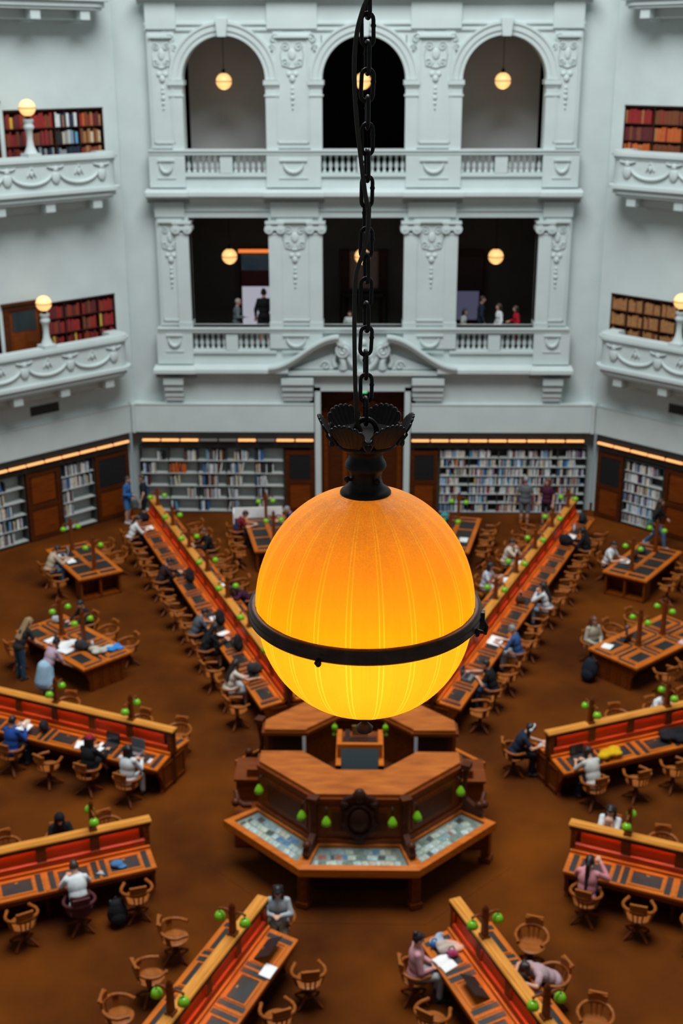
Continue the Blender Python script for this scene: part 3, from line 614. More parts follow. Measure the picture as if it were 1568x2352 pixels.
def long_desk(ang, label, n, opened=()):
    """local x runs outward along the radius, local y to the left"""
    L = (RP0 + PITCH * (n - 1) + 1.0) - R0
    t = thing('reading_desk', label, 'desk', (*pol(ang, R0), 0), math.radians(90 - ang), 'long reading desks radiating from the centre')
    for s in (-1, 1):
        P = [(s * 0.10, ZB + .004), (s * 0.13, ZB), (s * HWD, ZE), (s * HWD, ZE - .05), (s * 0.10, ZB - .05)]
        d = MB().prism(P, 0.02, L, 'x'); d.build('desktop', W_DESK, t)
        MB().prism([(s * (HWD - .06), ZE - .05), (s * (HWD - .03), ZE - .05), (s * (HWD - .03), ZE - .16), (s * (HWD - .06), ZE - .16)], 0.1, L - .1, 'x').build('apron', W_MID, t)
        rl = MB()
        rl.prism([(s * .12, ZB), (s * .16, ZB - .004), (s * .16, ZB + .05), (s * .12, ZB + .06)], 0.02, L, 'x')
        rl.build('back_rail', W_DESK, t)
        pn = MB(); gl = MB(); x = 0.10; k = 0
        while x < L - .3:
            xe = min(x + PITCH / 2, L - .06) if k else min(RP0 - R0, L)
            xe = min(xe, L)
            pn.prism([(s * .07, ZB + .20), (s * .075, ZB + .20), (s * .062, 1.27), (s * .05, 1.27)], x + .09, xe - .09, 'x')
            pn.prism([(s * .06, ZB + .05), (s * .115, ZB + .05), (s * .11, ZB + .17), (s * .06, ZB + .20)], x, xe, 'x')
            gl.prism([(s * .066, 1.285), (s * .086, 1.285), (s * .086, 1.30), (s * .066, 1.30)], x + .10, xe - .10, 'x')
            x = xe; k += 1
        pn.build('screen_panel', W_RED, t); MB().box(-.03, L + .01, min(s * .094, s * .112), max(s * .094, s * .112), 1.245, 1.312).build('shadow_fascia', W_DARK, t); gl.build('reading_light', GLOW, t)  # dark strip added as the shadow gap under the cap; also screens the glow
        x = RP0 - R0
        while x < L - .1:
            MB().box(x - .09, x + .09, min(s * .05, s * .10), max(s * .05, s * .10), ZB, 1.29).build('pilaster', W_MID, t); x += PITCH / 2
        MB().box(0.0, .1, min(s * .04, s * .10), max(s * .04, s * .10), ZB, 1.29).build('pilaster', W_MID, t)
        # stalls
        for k in range(n):
            for j in (-1, 1):
                cx = RP0 + PITCH * k - R0 + j * PITCH / 4 - (0.02 if j > 0 else -.02)
                v = 0.42; z = zsurf(v)
                rot = (0, 0, PI if s > 0 else 0); tilt = Matrix.Rotation(PI if s > 0 else 0, 4, 'Z') @ Matrix.Rotation(SLOPE, 4, 'X')
                op = (k, j, s) in opened
                for nm, me, dx in (('pad_frame', framem, 0), ('writing_pad', padm, 0), ('side_pad', sidem, -.40), ('side_pad', sidem, .40)):
                    o = link(nm, me, t); M = Matrix.Translation((cx + dx * (1 if s < 0 else -1), s * v, z)) @ tilt
                    if op and nm == 'writing_pad': M = M @ Matrix.Translation((0, .16, 0.02)) @ Matrix.Rotation(-0.62, 4, 'X') @ Matrix.Translation((0, -.16, 0))
                    o.matrix_local = M
                    if nm == 'writing_pad':
                        c_ = link('lid_catch', knobm, o, (0, .11, 0))
                        if op: o['label'] = 'raised lid of the writing compartment'
                o = link('stall_rail', rail, t); o.matrix_local = Matrix.Translation((RP0 + PITCH * k - R0 + (0 if j < 0 else PITCH / 2), s * v, z)) @ tilt
    MB().box(0, L, -.05, .05, 0.0, 1.30).build('screen', W_DARK, t)
    MB().prism([(-.105, 1.31), (-.115, 1.335), (-.10, ZC), (.10, ZC), (.115, 1.335), (.105, 1.31)], -.05, L + .03, 'x').box(-.03, L + .02, -.055, .055, ZC, ZC + .012).build('cap', W_CAP, t)
    # end pedestals and knee-hole partitions
    for x, nm in ((0.03, 'end_pedestal'), (L - .11, 'end_pedestal')):
        p = MB(); p.prism([(-.66, ZE - .05), (-.60, .52), (-.48, .30), (-.46, .10), (-.50, 0), (.50, 0), (.46, .10), (.48, .30), (.60, .52), (.66, ZE - .05)], x, x + .08, 'x')
        sx = x - .02 if x < 1 else x + .08
        for a in (-.25, .25): p.box(sx, sx + .02, a - .19, a - .15, .1, .62).box(sx, sx + .02, a + .15, a + .19, .1, .62)
        p.box(sx, sx + .02, -.44, .44, .08, .13).box(sx, sx + .02, -.44, .44, .60, .65); p.build(nm, W_MID, t)
    for k in range(n):
        x = RP0 + PITCH * k - R0 - PITCH / 2
        if x > .5: MB().box(x - .03, x + .03, -.50, .50, 0, ZE - .06).build('knee_partition', W_DARK, t)
    MB().box(.1, L - .1, -.16, .16, 0, .16).build('plinth', W_DARK, t)
    return t
DESKS = {'VL': (-22.5, 'far left long desk', 7), 'VR': (22.5, 'far right long desk', 7), 'UL': (-67.5, 'middle left long desk', 3), 'UR': (67.5, 'middle right long desk', 3),
         'DL': (-112.5, 'lower left long desk', 3), 'DR': (112.5, 'lower right long desk', 3), 'BL': (-157.5, 'bottom left long desk', 3), 'BR': (157.5, 'bottom right long desk', 2)}
long_desk(-22.5, 'long wooden reading desk running to the far left corner of the room', 7)
long_desk(22.5, 'long wooden reading desk running to the far right corner of the room', 7)
long_desk(-67.5, 'long wooden reading desk at middle left with laptops and a red-hatted reader', 3)
long_desk(67.5, 'long wooden reading desk at middle right with a yellow bag on it', 3)
long_desk(-112.5, 'long wooden reading desk at lower left with a blue cap on it', 3)
long_desk(112.5, 'long wooden reading desk at lower right where someone in pink sits', 3)
long_desk(-157.5, 'long wooden reading desk running off the bottom left of the picture', 3, opened=((0, -1, 1),))
long_desk(157.5, 'long wooden reading desk running off the bottom right of the picture', 2, opened=((0, 1, -1),))
# ---- green shaded lamps
def desk_lamp(tall):
    t = thing('desk_lamp', 'x', 'lamp'); h = 0.55 if not tall else 0.98
    p = MB(); p.box(-.075, .075, -.075, .075, 0, .05); p.prism([(-.055, .05), (.055, .05), (.035, h), (-.035, h)], -.045, .045, 'y'); p.lathe([(.04, h), (.055, h + .02), (.03, h + .04), (.035, h + .06), (0.0, h + .10)], 10)
    p.build('post', W_MID, t)
    for s in (-1, 1):
        a = MB(); a.tube([(0, s * .03, h - .16), (0, s * .10, h - .08), (0, s * .20, h - .08), (0, s * .235, h - .11)], [.03, .026, .022, .018], 7); a.ball((0, s * .235, h - .10), .026, 8, 6); a.build('bracket', W_MID, t)
        MB().tube([(0, s * .235, h - .12), (0, s * .235, h - .19)], .012, 6).build('holder', BRASS, t)
        g = MB(); g.lathe([(.02, .005), (.045, 0.0), (.07, -.02), (.088, -.06), (.098, -.11), (.090, -.112), (.080, -.06), (.06, -.03), (.03, -.01)], 16, (0, s * .235, h - .17)); g.build('glass_shade', GLASSG, t)
    return Proto(t)
dl = desk_lamp(False); tl = desk_lamp(True)
LG = 'green-shaded desk lamps'
for k_, (ang, nm, n) in DESKS.items():
    for k in range(n): dl.at('green-shaded lamp, %s from the inner end of the %s' % (ORD[k], nm), (*pol(ang, RP0 + PITCH * k), ZC), math.radians(90 - ang), LG)
# ---- captain's chairs
def captains_chair(wood, seatm=None):
    t = thing('captains_chair', 'x', 'chair')
    sm = MB(); sm.lathe([(0.0, .415), (.19, .415), (.235, .43), (.245, .45), (.225, .462), (.10, .450), (0.0, .448)], 20); sm.build('seat', seatm or wood, t)
    N = 18; arc = [(-.62 + (PI + 1.24) * i / N) for i in range(N + 1)]
    pts = [(.285 * math.cos(PI + q), .27 * math.sin(PI + q) - .0, .64 + .05 * math.sin(max(0, min(PI, q))) ) for q in arc]
    pts = [Vector((pts[0][0] + .03, pts[0][1] + .07, .635))] + [Vector(p) for p in pts] + [Vector((pts[-1][0] - .03, pts[-1][1] + .07, .635))]
    a = MB(); a.tube(pts, [.036] + [.031] * (N + 1) + [.036], 8); a.build('arm_rail', wood, t)
    b = MB(); qs = [PI / 2 - .55 + 1.1 * i / 8 for i in range(9)]
    inner = [(.27 * math.cos(PI + q), .255 * math.sin(PI + q)) for q in qs]; outer = [(.305 * math.cos(PI + q), .29 * math.sin(PI + q)) for q in qs[::-1]]
    b.prism(inner + outer, .64, .84, smooth=False); b.box(-.15, .15, -.30, -.255, .82, .86); b.build('backrest', wood, t)
    if seatm:
        qs = [PI / 2 - .75 + 1.5 * i / 10 for i in range(11)]
        MB().prism([(.235 * math.cos(PI + q), .22 * math.sin(PI + q)) for q in qs] + [(.27 * math.cos(PI + q), .255 * math.sin(PI + q)) for q in qs[::-1]], .47, .88).build('back_pad', seatm, t)
    for q0 in (PI / 2 - .34, PI / 2, PI / 2 + .34, ): MB().tube([(.22 * math.cos(PI + q0), .21 * math.sin(PI + q0), .45), (.28 * math.cos(PI + q0), .265 * math.sin(PI + q0), .65)], .016, 6).build('spindle', wood, t)
    for s in (-1, 1):
        q0 = PI / 2 + s * 1.12; qs = [q0 - .2, q0, q0 + .2]
        sl = MB(); lo_ = [(.225 * math.cos(PI + q), .215 * math.sin(PI + q), .45) for q in qs]; hi_ = [(.28 * math.cos(PI + q), .265 * math.sin(PI + q), .63) for q in qs]
        lo2 = [(x * 1.08, y * 1.08, z) for x, y, z in lo_]; hi2 = [(x * 1.07, y * 1.07, z) for x, y, z in hi_]
        sl.add(lo_ + hi_ + lo2 + hi2, [(0, 1, 4, 3), (1, 2, 5, 4), (6, 9, 10, 7), (7, 10, 11, 8), (0, 3, 9, 6), (2, 8, 11, 5)]); sl.build('side_slat', wood, t)
    MB().lathe([(.05, .415), (.11, .40), (.05, .37), (.035, .30), (.05, .22), (.07, .17), (.05, .13)], 10).build('stem', W_DARK, t)
    for k in range(4):
        q = PI / 4 + k * PI / 2; c, s = math.cos(q), math.sin(q)
        MB().tube([(.03 * c, .03 * s, .17), (.14 * c, .14 * s, .13), (.27 * c, .27 * s, .045), (.29 * c, .29 * s, .022)], [.034, .032, .026, .022], 7).build('leg', W_MID, t)
    return Proto(t)
cc = captains_chair(W_CHAIR); cm = captains_chair(mat('maroon_chair', (.07, .008, .012), .6), mat('maroon_pad', (.06, .006, .010), .8))
CG = "wooden captain's chairs"
def stall_r(i): return RP0 + PITCH * (i // 2) + (-.5 if i % 2 == 0 else .5)
SEATS = {}     # (desk, side, index) -> (x, y, rot); side +1 = right when looking outward
def desk_seat(key, side, r, v=1.06, turn=0.0):
    ang = DESKS[key][0]; x, y = pol(ang, r, side * v)
    s_, c_ = math.sin(math.radians(ang)), math.cos(math.radians(ang)); d = (-side * c_, side * s_)
    return x, y, face_rot(*d) + turn
SIDE_WORD = {('VL', -1): 'outer', ('VL', 1): 'inner', ('VR', 1): 'outer', ('VR', -1): 'inner', ('UL', -1): 'near', ('UL', 1): 'far', ('UR', 1): 'near', ('UR', -1): 'far', ('DL', -1): 'near', ('DL', 1): 'far', ('DR', 1): 'near', ('DR', -1): 'far',
             ('BL', -1): 'right', ('BL', 1): 'left', ('BR', 1): 'left', ('BR', -1): 'right'}
for v in list(SIDE_WORD): pass
# right of outward on DL (-112.5) points to the far side
TAKEN = {}
def chair_at_desk(key, side, i, dv=0.0, turn=0.0, dr=0.0, proto=None, what='wooden armchair'):
    x, y, rz = desk_seat(key, side, stall_r(i) + dr, 1.06 + dv, turn)
    nm = DESKS[key][1]
    (proto or cc).at('%s, %s side of the %s, %s from inner end' % (what, SIDE_WORD[(key, side)], nm, ORD[i]), (x, y, 0), rz, CG)
    return x, y, rz
rj = random.Random(5)
# ================================================================== READING TABLES
def read_table(label, cx, cy, az, Wd, L, style, lamps=(-1, 1), group='square reading tables'):
    """local x along the long side"""
    t = thing('reading_table', label, 'table', (cx, cy, 0), math.radians(90 - az), group)
    z = .75
    MB().box(-L / 2, L / 2, -Wd / 2, Wd / 2, z - .05, z).build('table_top', W_DESK, t)
    MB().box(-L / 2 + .08, L / 2 - .08, -Wd / 2 + .08, Wd / 2 - .08, z - .17, z - .05).build('apron', W_MID, t)
    if style == 'cubby':
        for s in (-1, 1):
            x0, x1 = sorted((s * (L / 2 - .07), s * (L / 2 - .50)))
            b = MB().box(x0, x1, -Wd / 2 + .06, -Wd / 2 + .12, 0, z - .05).box(x0, x1, Wd / 2 - .12, Wd / 2 - .06, 0, z - .05).box(x0, x1, -.03, .03, 0, z - .05).box(x0, x1, -Wd / 2 + .06, Wd / 2 - .06, 0, .08)
            xi = x0 if s > 0 else x1
            b.box(min(xi, xi + s * .03), max(xi, xi + s * .03), -Wd / 2 + .06, Wd / 2 - .06, 0, z - .05); b.build('shelf_end', W_MID, t)
        for s in (-1, 1):
            MB().box(s * (L / 2 - .21) - .09, s * (L / 2 - .21) + .09, -Wd / 2 + .14, Wd / 2 - .14, z, z + .004).build('end_pad', LEATHER, t)
        n = 3
        for i in range(n):
            cxx = (-1 + i) * (L - .75) / n
            for s in (-1, 1): MB().box(cxx - (L - .75) / n / 2 + .05, cxx + (L - .75) / n / 2 - .05, min(s * .07, s * (Wd / 2 - .13)), max(s * .07, s * (Wd / 2 - .13)), z, z + .005).build('writing_pad', LEATHER, t)
        MB().box(-L / 2 + .1, L / 2 - .1, -.035, .035, z, z + .012).build('spine', W_DESK, t)
    else:
        for s in (-1, 1):
            x0, x1 = sorted((s * (L / 2 - .10), s * (L / 2 - .20)))
            b = MB(); b.prism([(-Wd / 2 + .10, z - .05), (-Wd / 2 + .16, .5), (-Wd / 2 + .24, .3), (-Wd / 2 + .24, 0), (Wd / 2 - .24, 0), (Wd / 2 - .24, .3), (Wd / 2 - .16, .5), (Wd / 2 - .10, z - .05)], x0, x1, 'x')
            xo = s * (L / 2 - .10)
            for c in (-.32, 0, .32): b.box(min(xo, xo + s * .02), max(xo, xo + s * .02), c - .14, c - .10, .08, .62).box(min(xo, xo + s * .02), max(xo, xo + s * .02), c + .10, c + .14, .08, .62)
            b.build('end_pedestal', W_MID, t)
        MB().box(-L / 2 + .2, L / 2 - .2, -.12, .12, 0, z - .05).build('centre_partition', W_DARK, t)
        n = 3; pw = L / n
        for i in range(n):
            cxx = (-1 + i) * (pw - .03)
            for s in (-1, 1):
                y0 = s * .37
                MB().box(cxx - .27, cxx + .27, y0 - .16 + s * .06, y0 + .16 + s * .06, z, z + .006).build('writing_pad', LEATHER, t)
                f = MB()
                for a, b_, c, d in ((-.33, .33, -s * .19, -s * .24), (-.33, -.28, -.19, .19), (.28, .33, -.19, .19)):
                    f.box(cxx + a, cxx + b_, y0 + s * .04 + min(c, d), y0 + s * .04 + max(c, d), z, z + .014)
                f.build('pad_frame', W_DESK, t)
                for a in (-.44, .44): MB().box(cxx + a - .045, cxx + a + .045, y0 - .26, y0 + .26, z, z + .004).build('side_pad', LEATHER, t)
                MB().box(cxx - .38, cxx + .38, y0 - s * .33, y0 - s * .25, z, z + .004).build('side_pad', LEATHER, t)
        MB().box(-L / 2 + .1, L / 2 - .1, -.03, .03, z, z + .014).build('spine', W_DESK, t)
    return t
TB = {'A': (-8.45, 12.85, -33.2, 1.38, 2.85), 'E': (8.5, 12.95, 34.2, 1.38, 2.85), 'C': (-2.95, 15.25, -12, 1.38, 3.1), 'D': (2.95, 15.25, 12, 1.38, 3.1), 'B': (-7.52, 7.25, -45.5, 1.5, 3.2), 'F': (7.55, 7.5, 48.5, 1.55, 3.2)}
TN = {'A': 'far left square table', 'E': 'far right square table', 'C': 'table by the half empty shelf', 'D': 'table by the crowded shelf', 'B': 'cluttered table at left', 'F': 'table at right with the jacketed reader'}
read_table('wooden reading table with open shelf ends at far left, laptop on it', *TB['A'], 'cubby')
read_table('wooden reading table with open shelf ends at far right, near the walking person', *TB['E'], 'cubby')
read_table('wooden reading table below the half empty shelf, left of the big globe lamp', *TB['C'], 'cubby')
read_table('wooden reading table below the crowded shelf, right of the big globe lamp', *TB['D'], 'cubby')
read_table('wide wooden reading table at left covered with papers and clothes', *TB['B'], 'ped')
read_table('wide wooden reading table at right with a bottle and laptop', *TB['F'], 'ped')
def tloc(k, x, y):     # table-local to world
    cx, cy, az, w, l = TB[k]; q = math.radians(90 - az); return (cx + x * math.cos(q) - y * math.sin(q), cy + x * math.sin(q) + y * math.cos(q))
for k in 'AECDBF':
    l = TB[k][4]; off = .92 if k in 'AECD' else .52
    for s, w in ((-1, 'near'), (1, 'far')): tl.at('tall green-shaded lamp at the %s end of the %s' % (w, TN[k]), (*tloc(k, s * off, 0), .752), math.radians(90 - TB[k][2]), 'tall green-shaded table lamps')
def chair_at_table(k, x, side, turn=0.0, dv=0.0, what='wooden armchair'):
    cx, cy, az, w, l = TB[k]; q = math.radians(90 - az); v = w / 2 + .34 + dv
    X, Y = tloc(k, x, side * v); rz = q + (PI if side > 0 else 0) + turn
    pos = 'near' if x < -.4 else ('far' if x > .4 else 'middle')
    cc.at('%s, %s seat, %s side of the %s' % (what, pos, 'left' if side > 0 else 'right', TN[k]), (X, Y, 0), rz, CG)
    return X, Y, rz
# ================================================================== CENTRAL DESK
def octp(a, side_half=None): return [(a / math.cos(PI / 8) * math.sin(PI / 8 + k * PI / 4), a / math.cos(PI / 8) * math.cos(PI / 8 + k * PI / 4)) for k in range(8)]
t = thing('central_desk', 'octagonal tiered wooden desk in the middle of the reading room', 'desk', (0, 0, 0.035))
AO, ZO, AI, ZI = 2.68, 0.90, 2.02, 1.04
Mk = lambda k: Matrix.Rotation(PI / 4 * k, 4, 'Z')      # sector k, local -y outward (k=0 faces the camera)
T8 = math.tan(PI / 8)
GL = bpy.data.materials.new('case_glass'); GL.use_nodes = True
_n = GL.node_tree; _n.nodes.remove(_n.nodes['Principled BSDF']); _t = _n.nodes.new('ShaderNodeBsdfTransparent'); _g = _n.nodes.new('ShaderNodeBsdfGlossy'); _m = _n.nodes.new('ShaderNodeMixShader'); _m.inputs[0].default_value = .07
_t.inputs[0].default_value = (.95, .98, .97, 1); _g.inputs['Roughness'].default_value = .03; _n.links.new(_t.outputs[0], _m.inputs[1]); _n.links.new(_g.outputs[0], _m.inputs[2]); _n.links.new(_m.outputs[0], _n.nodes['Material Output'].inputs[0])
EXH = mat('case_lining', (0.30, 0.32, 0.28), .8, noise=.3, scale=6)
for k in range(8):
    if k in (2, 6): continue
    M = Mk(k); so, si = AO * T8, AI * T8
    d = MB(); d.M = M        # frame of the sloping display case
    def quad_band(mb, a0, a1, w0, w1, z0, z1, th):
        mb.add([(-w0, -a0, z0), (w0, -a0, z0), (w1, -a1, z1), (-w1, -a1, z1), (-w0, -a0, z0 - th), (w0, -a0, z0 - th), (w1, -a1, z1 - th), (-w1, -a1, z1 - th)], [(0, 1, 2, 3), (7, 6, 5, 4), (0, 4, 5, 1), (1, 5, 6, 2), (2, 6, 7, 3), (3, 7, 4, 0)])
    za = lambda a: ZO + (ZI - ZO) * (AO - a) / (AO - AI)
    quad_band(d, AO, AO - .12, so, (AO - .12) * T8, ZO, za(AO - .12), .16)
    quad_band(d, AI + .06, AI, (AI + .06) * T8, si, za(AI + .06), ZI, .16)
    for s in (-1, 1):
        a0, a1 = AO - .12, AI + .06
        d.add([(s * a0 * T8, -a0, za(a0)), (s * (a0 * T8 - .13), -a0, za(a0)), (s * (a1 * T8 - .10), -a1, za(a1)), (s * a1 * T8, -a1, za(a1)), (s * a0 * T8, -a0, za(a0) - .16), (s * (a0 * T8 - .13), -a0, za(a0) - .16), (s * (a1 * T8 - .10), -a1, za(a1) - .16), (s * a1 * T8, -a1, za(a1) - .16)],
              [(0, 1, 2, 3), (7, 6, 5, 4), (0, 4, 5, 1), (1, 5, 6, 2), (2, 6, 7, 3), (3, 7, 4, 0)])
    d.build('case_frame', W_DESK, t)
    b = MB(); b.M = M; a0, a1 = AO - .12, AI + .06; quad_band(b, a0, a1, a0 * T8 - .13, a1 * T8 - .10, za(a0) - .07, za(a1) - .07, .02); b.build('case_bed', EXH if k in (0, 1, 7) else LEATHER, t)
    b = MB(); b.M = M; quad_band(b, a0, a1, a0 * T8 - .13, a1 * T8 - .10, za(a0) - .012, za(a1) - .012, .006); b.build('glass_pane', GL, t)
    b = MB(); b.M = M; b.box(-so * .97, so * .97, -AO + .03, -AO + .07, ZO - .20, ZO - .02).build('case_front', W_MID, t)
    b = MB(); b.M = M; b.box(-si * 1.0, si * 1.0, -AI + .02, -AI + .14, .9, 1.96)
    b.box(-si * .72, si * .72, -AI, -AI + .03, 1.22, 1.80).box(-si * 1.02, si * 1.02, -AI - .03, -AI + .04, 1.02, 1.12); b.build('screen_wall', W_MID, t)
    b = MB(); b.M = M; b.box(-si * .62, si * .62, -AI - .012, -AI, 1.30, 1.72).build('screen_panel', W_DARK, t)
    # corner post, foot and scroll console
    b = MB(); b.M = M @ Matrix.Rotation(PI / 8, 4, 'Z'); ro = AO / math.cos(PI / 8); ri = AI / math.cos(PI / 8)
    b.box(-.09, .09, -ro + .10, -ro + .26, 0, ZO - .16).box(-.12, .12, -ro + .06, -ro + .30, 0, .10); b.build('corner_leg', W_MID, t)
    b = MB(); b.M = M @ Matrix.Rotation(PI / 8, 4, 'Z')
    b.prism([(-ri - .02, 2.06), (-ri - .14, 2.06), (-ri - .10, 1.80), (-ri - .06, 1.5), (-ri - .10, 1.30), (-ri - .30, 1.16), (-ri - .40, 1.16), (-ri - .46, 1.04), (-ri - .40, .94), (-ri - .02, .94)], -.06, .06, 'x')
    b.ball((0, -ri - .36, 1.20), .085, 10, 8).box(-.10, .10, -ri - .16, -ri + .02, 1.98, 2.08); b.build('scroll_console', W_DARK, t)
MB().prism(octp(2.05), 0.0, .70).build('base', W_CASE, t)
MB().prism(octp(1.15), 0.6, 1.0).build('raised_floor', W_DARK, t)
# counter ring, open at the two sides
def ring_piece(mb, front, z0, z1, ao=1.96, ai=1.10, gap=.42):
    s = -1 if front else 1
    po = [(-ao, s * gap), (-ao, s * ao * T8), (-ao * T8, s * ao), (ao * T8, s * ao), (ao, s * ao * T8), (ao, s * gap)]
    pi_ = [(ai, s * gap), (ai, s * ai * T8 if ai * T8 > gap else s * (gap + .01)), (ai * T8, s * ai), (-ai * T8, s * ai), (-ai, s * ai * T8 if ai * T8 > gap else s * (gap + .01)), (-ai, s * gap)]
    for i in range(5):
        j = 5 - i
        mb.prism([po[i], po[i + 1], pi_[j - 1], pi_[j]], z0, z1)
    return mb
for fr, nm in ((True, 'front'), (False, 'back')):
    ring_piece(MB(), fr, 2.02, 2.10).build('counter_top', mat('counter_top', (.27, .060, .006), .34, col2=(.46, .125, .014), scale=3.0, stretch=(.6, 2.2, 1), spec=.3), t, loc=(0, 0, -.035))
    ring_piece(MB(), fr, 1.96, 2.03, 2.02, 1.05, .40).build('counter_edge', W_CAP if False else W_MID, t, loc=(0, 0, -.035))
    b = MB(); s = -1 if fr else 1
    for sx in (-1, 1):
        y0, y1 = sorted((s * .45, s * .80)); x0, x1 = sorted((sx * 1.16, sx * 1.90)); b.box(x0, x1, y0 + (.04 if s < 0 else 0), y1, .95, 1.96)
    b.build('end_cabinet', W_DARK, t)
    b = MB(); ai = 1.12
    for k in ((0, 1, 7) if fr else (3, 4, 5)):
        b.M = Mk(k); b.box(-ai * T8 * .99, ai * T8 * .99, -ai - .06, -ai, .95, 1.97)
    b.build('inner_panels', W_MID, t)
for sx in (-1, 1):
    b = MB()
    x0, x1 = sorted((sx * 1.24, sx * 1.80)); b.box(x0, x1, .44, .46, 1.15, 1.48).box(x0, x1, .44, .46, 1.55, 1.88); b.build('drawer', W_CASE, t)
    x = sx * 1.15; MB().box(x - .035, x + .035, .40, .45, 1.55, 1.92).build('notice', PAPER, t)
    x0, x1 = sorted((sx * 2.0, sx * 2.52))
    b = MB().box(x0, x1, -.12, .66, .70, 1.18).box(x0 - .04, x1 + .04, -.16, .70, 1.18, 1.23)
    b.box(min(sx * 2.0, sx * 2.3), max(sx * 2.0, sx * 2.3), -.05, .25, 1.23, 1.40).box(x0, x1, -.7, .7, 0, .7); b.build('side_pier', W_MID, t)
    b = MB().tube([(sx * 2.16, -.72, 1.0), (sx * 2.30, -.74, 1.0), (sx * 2.44, -.62, 1.02), (sx * 2.50, -.40, 1.12)], [.06, .06, .06, .05], 8).ball((sx * 2.48, -.66, 1.02), .09); b.build('side_scroll', W_DARK, t)
# carved crest on the front
b = MB(); b.ball((0, -AI - .05, 1.58), (.20, .10, .26), 14, 10).ball((0, -AI - .03, 2.08), (.13, .10, .16), 10, 8)
b.tube([(.27 * math.cos(2 * PI * k / 24), -AI - .05, 1.55 + .34 * math.sin(2 * PI * k / 24)) for k in range(24)], .045, 7, True)
for s in (-1, 1):
    b.ball((s * .27, -AI - .06, 1.94), (.09, .09, .08), 10, 6); b.ball((s * .24, -AI - .05, 1.76), (.07, .06, .06), 8, 6); b.ball((s * .30, -AI - .05, 1.42), (.06, .05, .10), 8, 6)
    b.tube([(s * .10, -AI - .05, 2.10), (s * .26, -AI - .06, 2.02), (s * .34, -AI - .05, 1.90), (s * .30, -AI - .04, 1.75)], [.05, .06, .05, .03], 7)
b.ball((0, -AI - .04, 1.16), (.14, .07, .12), 10, 6).build('carved_crest', W_CASE, t)
# rostrum in the middle
t = thing('rostrum', 'small raised lectern with a slate blue sloping board inside the central desk', 'lectern', (0, 0, 1.04))
MB().box(-.40, .40, -.55, .55, 0, .95).build('body', W_MID, t)
mb = MB()
for x in (-.42, .42):
    mb.box(x - .05, x + .05, -.88, .5, .9, 1.02); mb.box(x - .05, x + .05, -.88, -.78, 0, 1.0)
mb.box(-.45, .45, -.60, -.52, .95, 1.32).build('frame', W_DESK, t)
MB().add([(-.37, -.86, .72), (.37, -.86, .72), (.37, -.62, 1.24), (-.37, -.62, 1.24), (-.37, -.82, .70), (.37, -.82, .70), (.37, -.58, 1.22), (-.37, -.58, 1.22)], [(0, 1, 2, 3), (7, 6, 5, 4), (0, 4, 5, 1), (1, 5, 6, 2), (2, 6, 7, 3), (3, 7, 4, 0)]).build('slate_board', mat('slate', (.035, .048, .056), .55), t)
MB().box(-.34, .34, -.5, .3, .95, .97).box(-.3, -.2, -.4, .2, .97, 1.2).build('inner_tray', W_CASE, t)
MB().box(-.16, .16, .3, .33, 1.0, 1.22).build('brass_plate', BRASS, t)
for s in (-1, 1):
    o = tag(MB().lathe([(.05, .0), (.05, .02), (.012, .03), (.012, .12), (.07, .12), (.055, .20), (.02, .24)], 12).build('rostrum_lamp', GLASSG, None, (s * .52, .42, 1.99)), 'small green lamp %s of the lectern inside the central desk' % ('left' if s < 0 else 'right'), 'lamp')
    MB().tube([(0, 0, .24), (0, 0, .28)], .012, 6).build('finial', BRASS, o)
# hanging green lamps in front of the central desk
ht = thing('hanging_desk_lamp', 'x', 'lamp')
MB().tube([(0, .13, .22), (0, .06, .25), (0, 0, .20), (0, 0, .08)], [.016, .014, .012, .010], 6).build('bracket', IRON, ht)
MB().lathe([(.015, .09), (.03, .07), (.055, .03), (.085, -.03), (.098, -.09), (.09, -.092), (.07, -.03), (.03, .03)], 16).build('glass_shade', GLASSG, ht)
hp = Proto(ht); hl = []
for k, s in ((7, -1), (7, 1), (0, -1), (0, 1), (1, -1), (1, 1)):
    p = Mk(k) @ Vector((s * AI * T8 * .74, -AI - .14, 1.66)); hl.append((p, PI / 4 * k))
for (p, rz), nm in zip(hl, ('leftmost', 'second from left', 'third from left', 'third from right', 'second from right', 'rightmost')):
    hp.at('%s green lamp hanging on the front of the central desk' % nm, p, rz, 'green lamps hanging on the central desk')
# exhibits under glass
cols = [(.62, .62, .52), (.55, .60, .62), (.30, .38, .42), (.62, .50, .38), (.10, .22, .40), (.66, .66, .64), (.45, .12, .10), (.20, .24, .20), (.50, .52, .48), (.08, .08, .08)]
cw_ = ['cream', 'pale grey', 'slate grey', 'tan', 'blue', 'white', 'red', 'dark green', 'grey', 'black']
re = random.Random(8)
for k, nm in ((7, 'left'), (0, 'middle'), (1, 'right')):
    for r_ in range(3):
        a = AO - .19 - r_ * .135; wmax = a * T8 - .19
        x = -wmax
        while x < wmax - .06:
            w = re.uniform(.07, .21); i = re.choices(range(10), (3, 3, 3, 2, 1.2, 3, .8, 1.4, 3, 1.6))[0]
            if x + w > wmax: break
            zz = ZO + (ZI - ZO) * (AO - a) / (AO - AI) - .065 + .035
            p = Mk(k) @ Matrix.Translation((x + w / 2, -a + .045, zz)) @ Matrix.Rotation(math.atan2(ZI - ZO, AO - AI), 4, 'X') @ Matrix.Rotation(re.uniform(-.3, .3), 4, 'Z')
            o = MB().box(-w / 2 + .008, w / 2 - .008, -.055, .055, 0, .006).build('exhibit_card', mat('card_' + cw_[i], cols[i], .7, noise=.35, scale=30)); o.matrix_world = p
            lab = 'small %s exhibit card under the glass of the %s display case' % (cw_[i], nm); tag(o, lab, 'exhibit', lab.replace('card', 'cards'))
            x += w
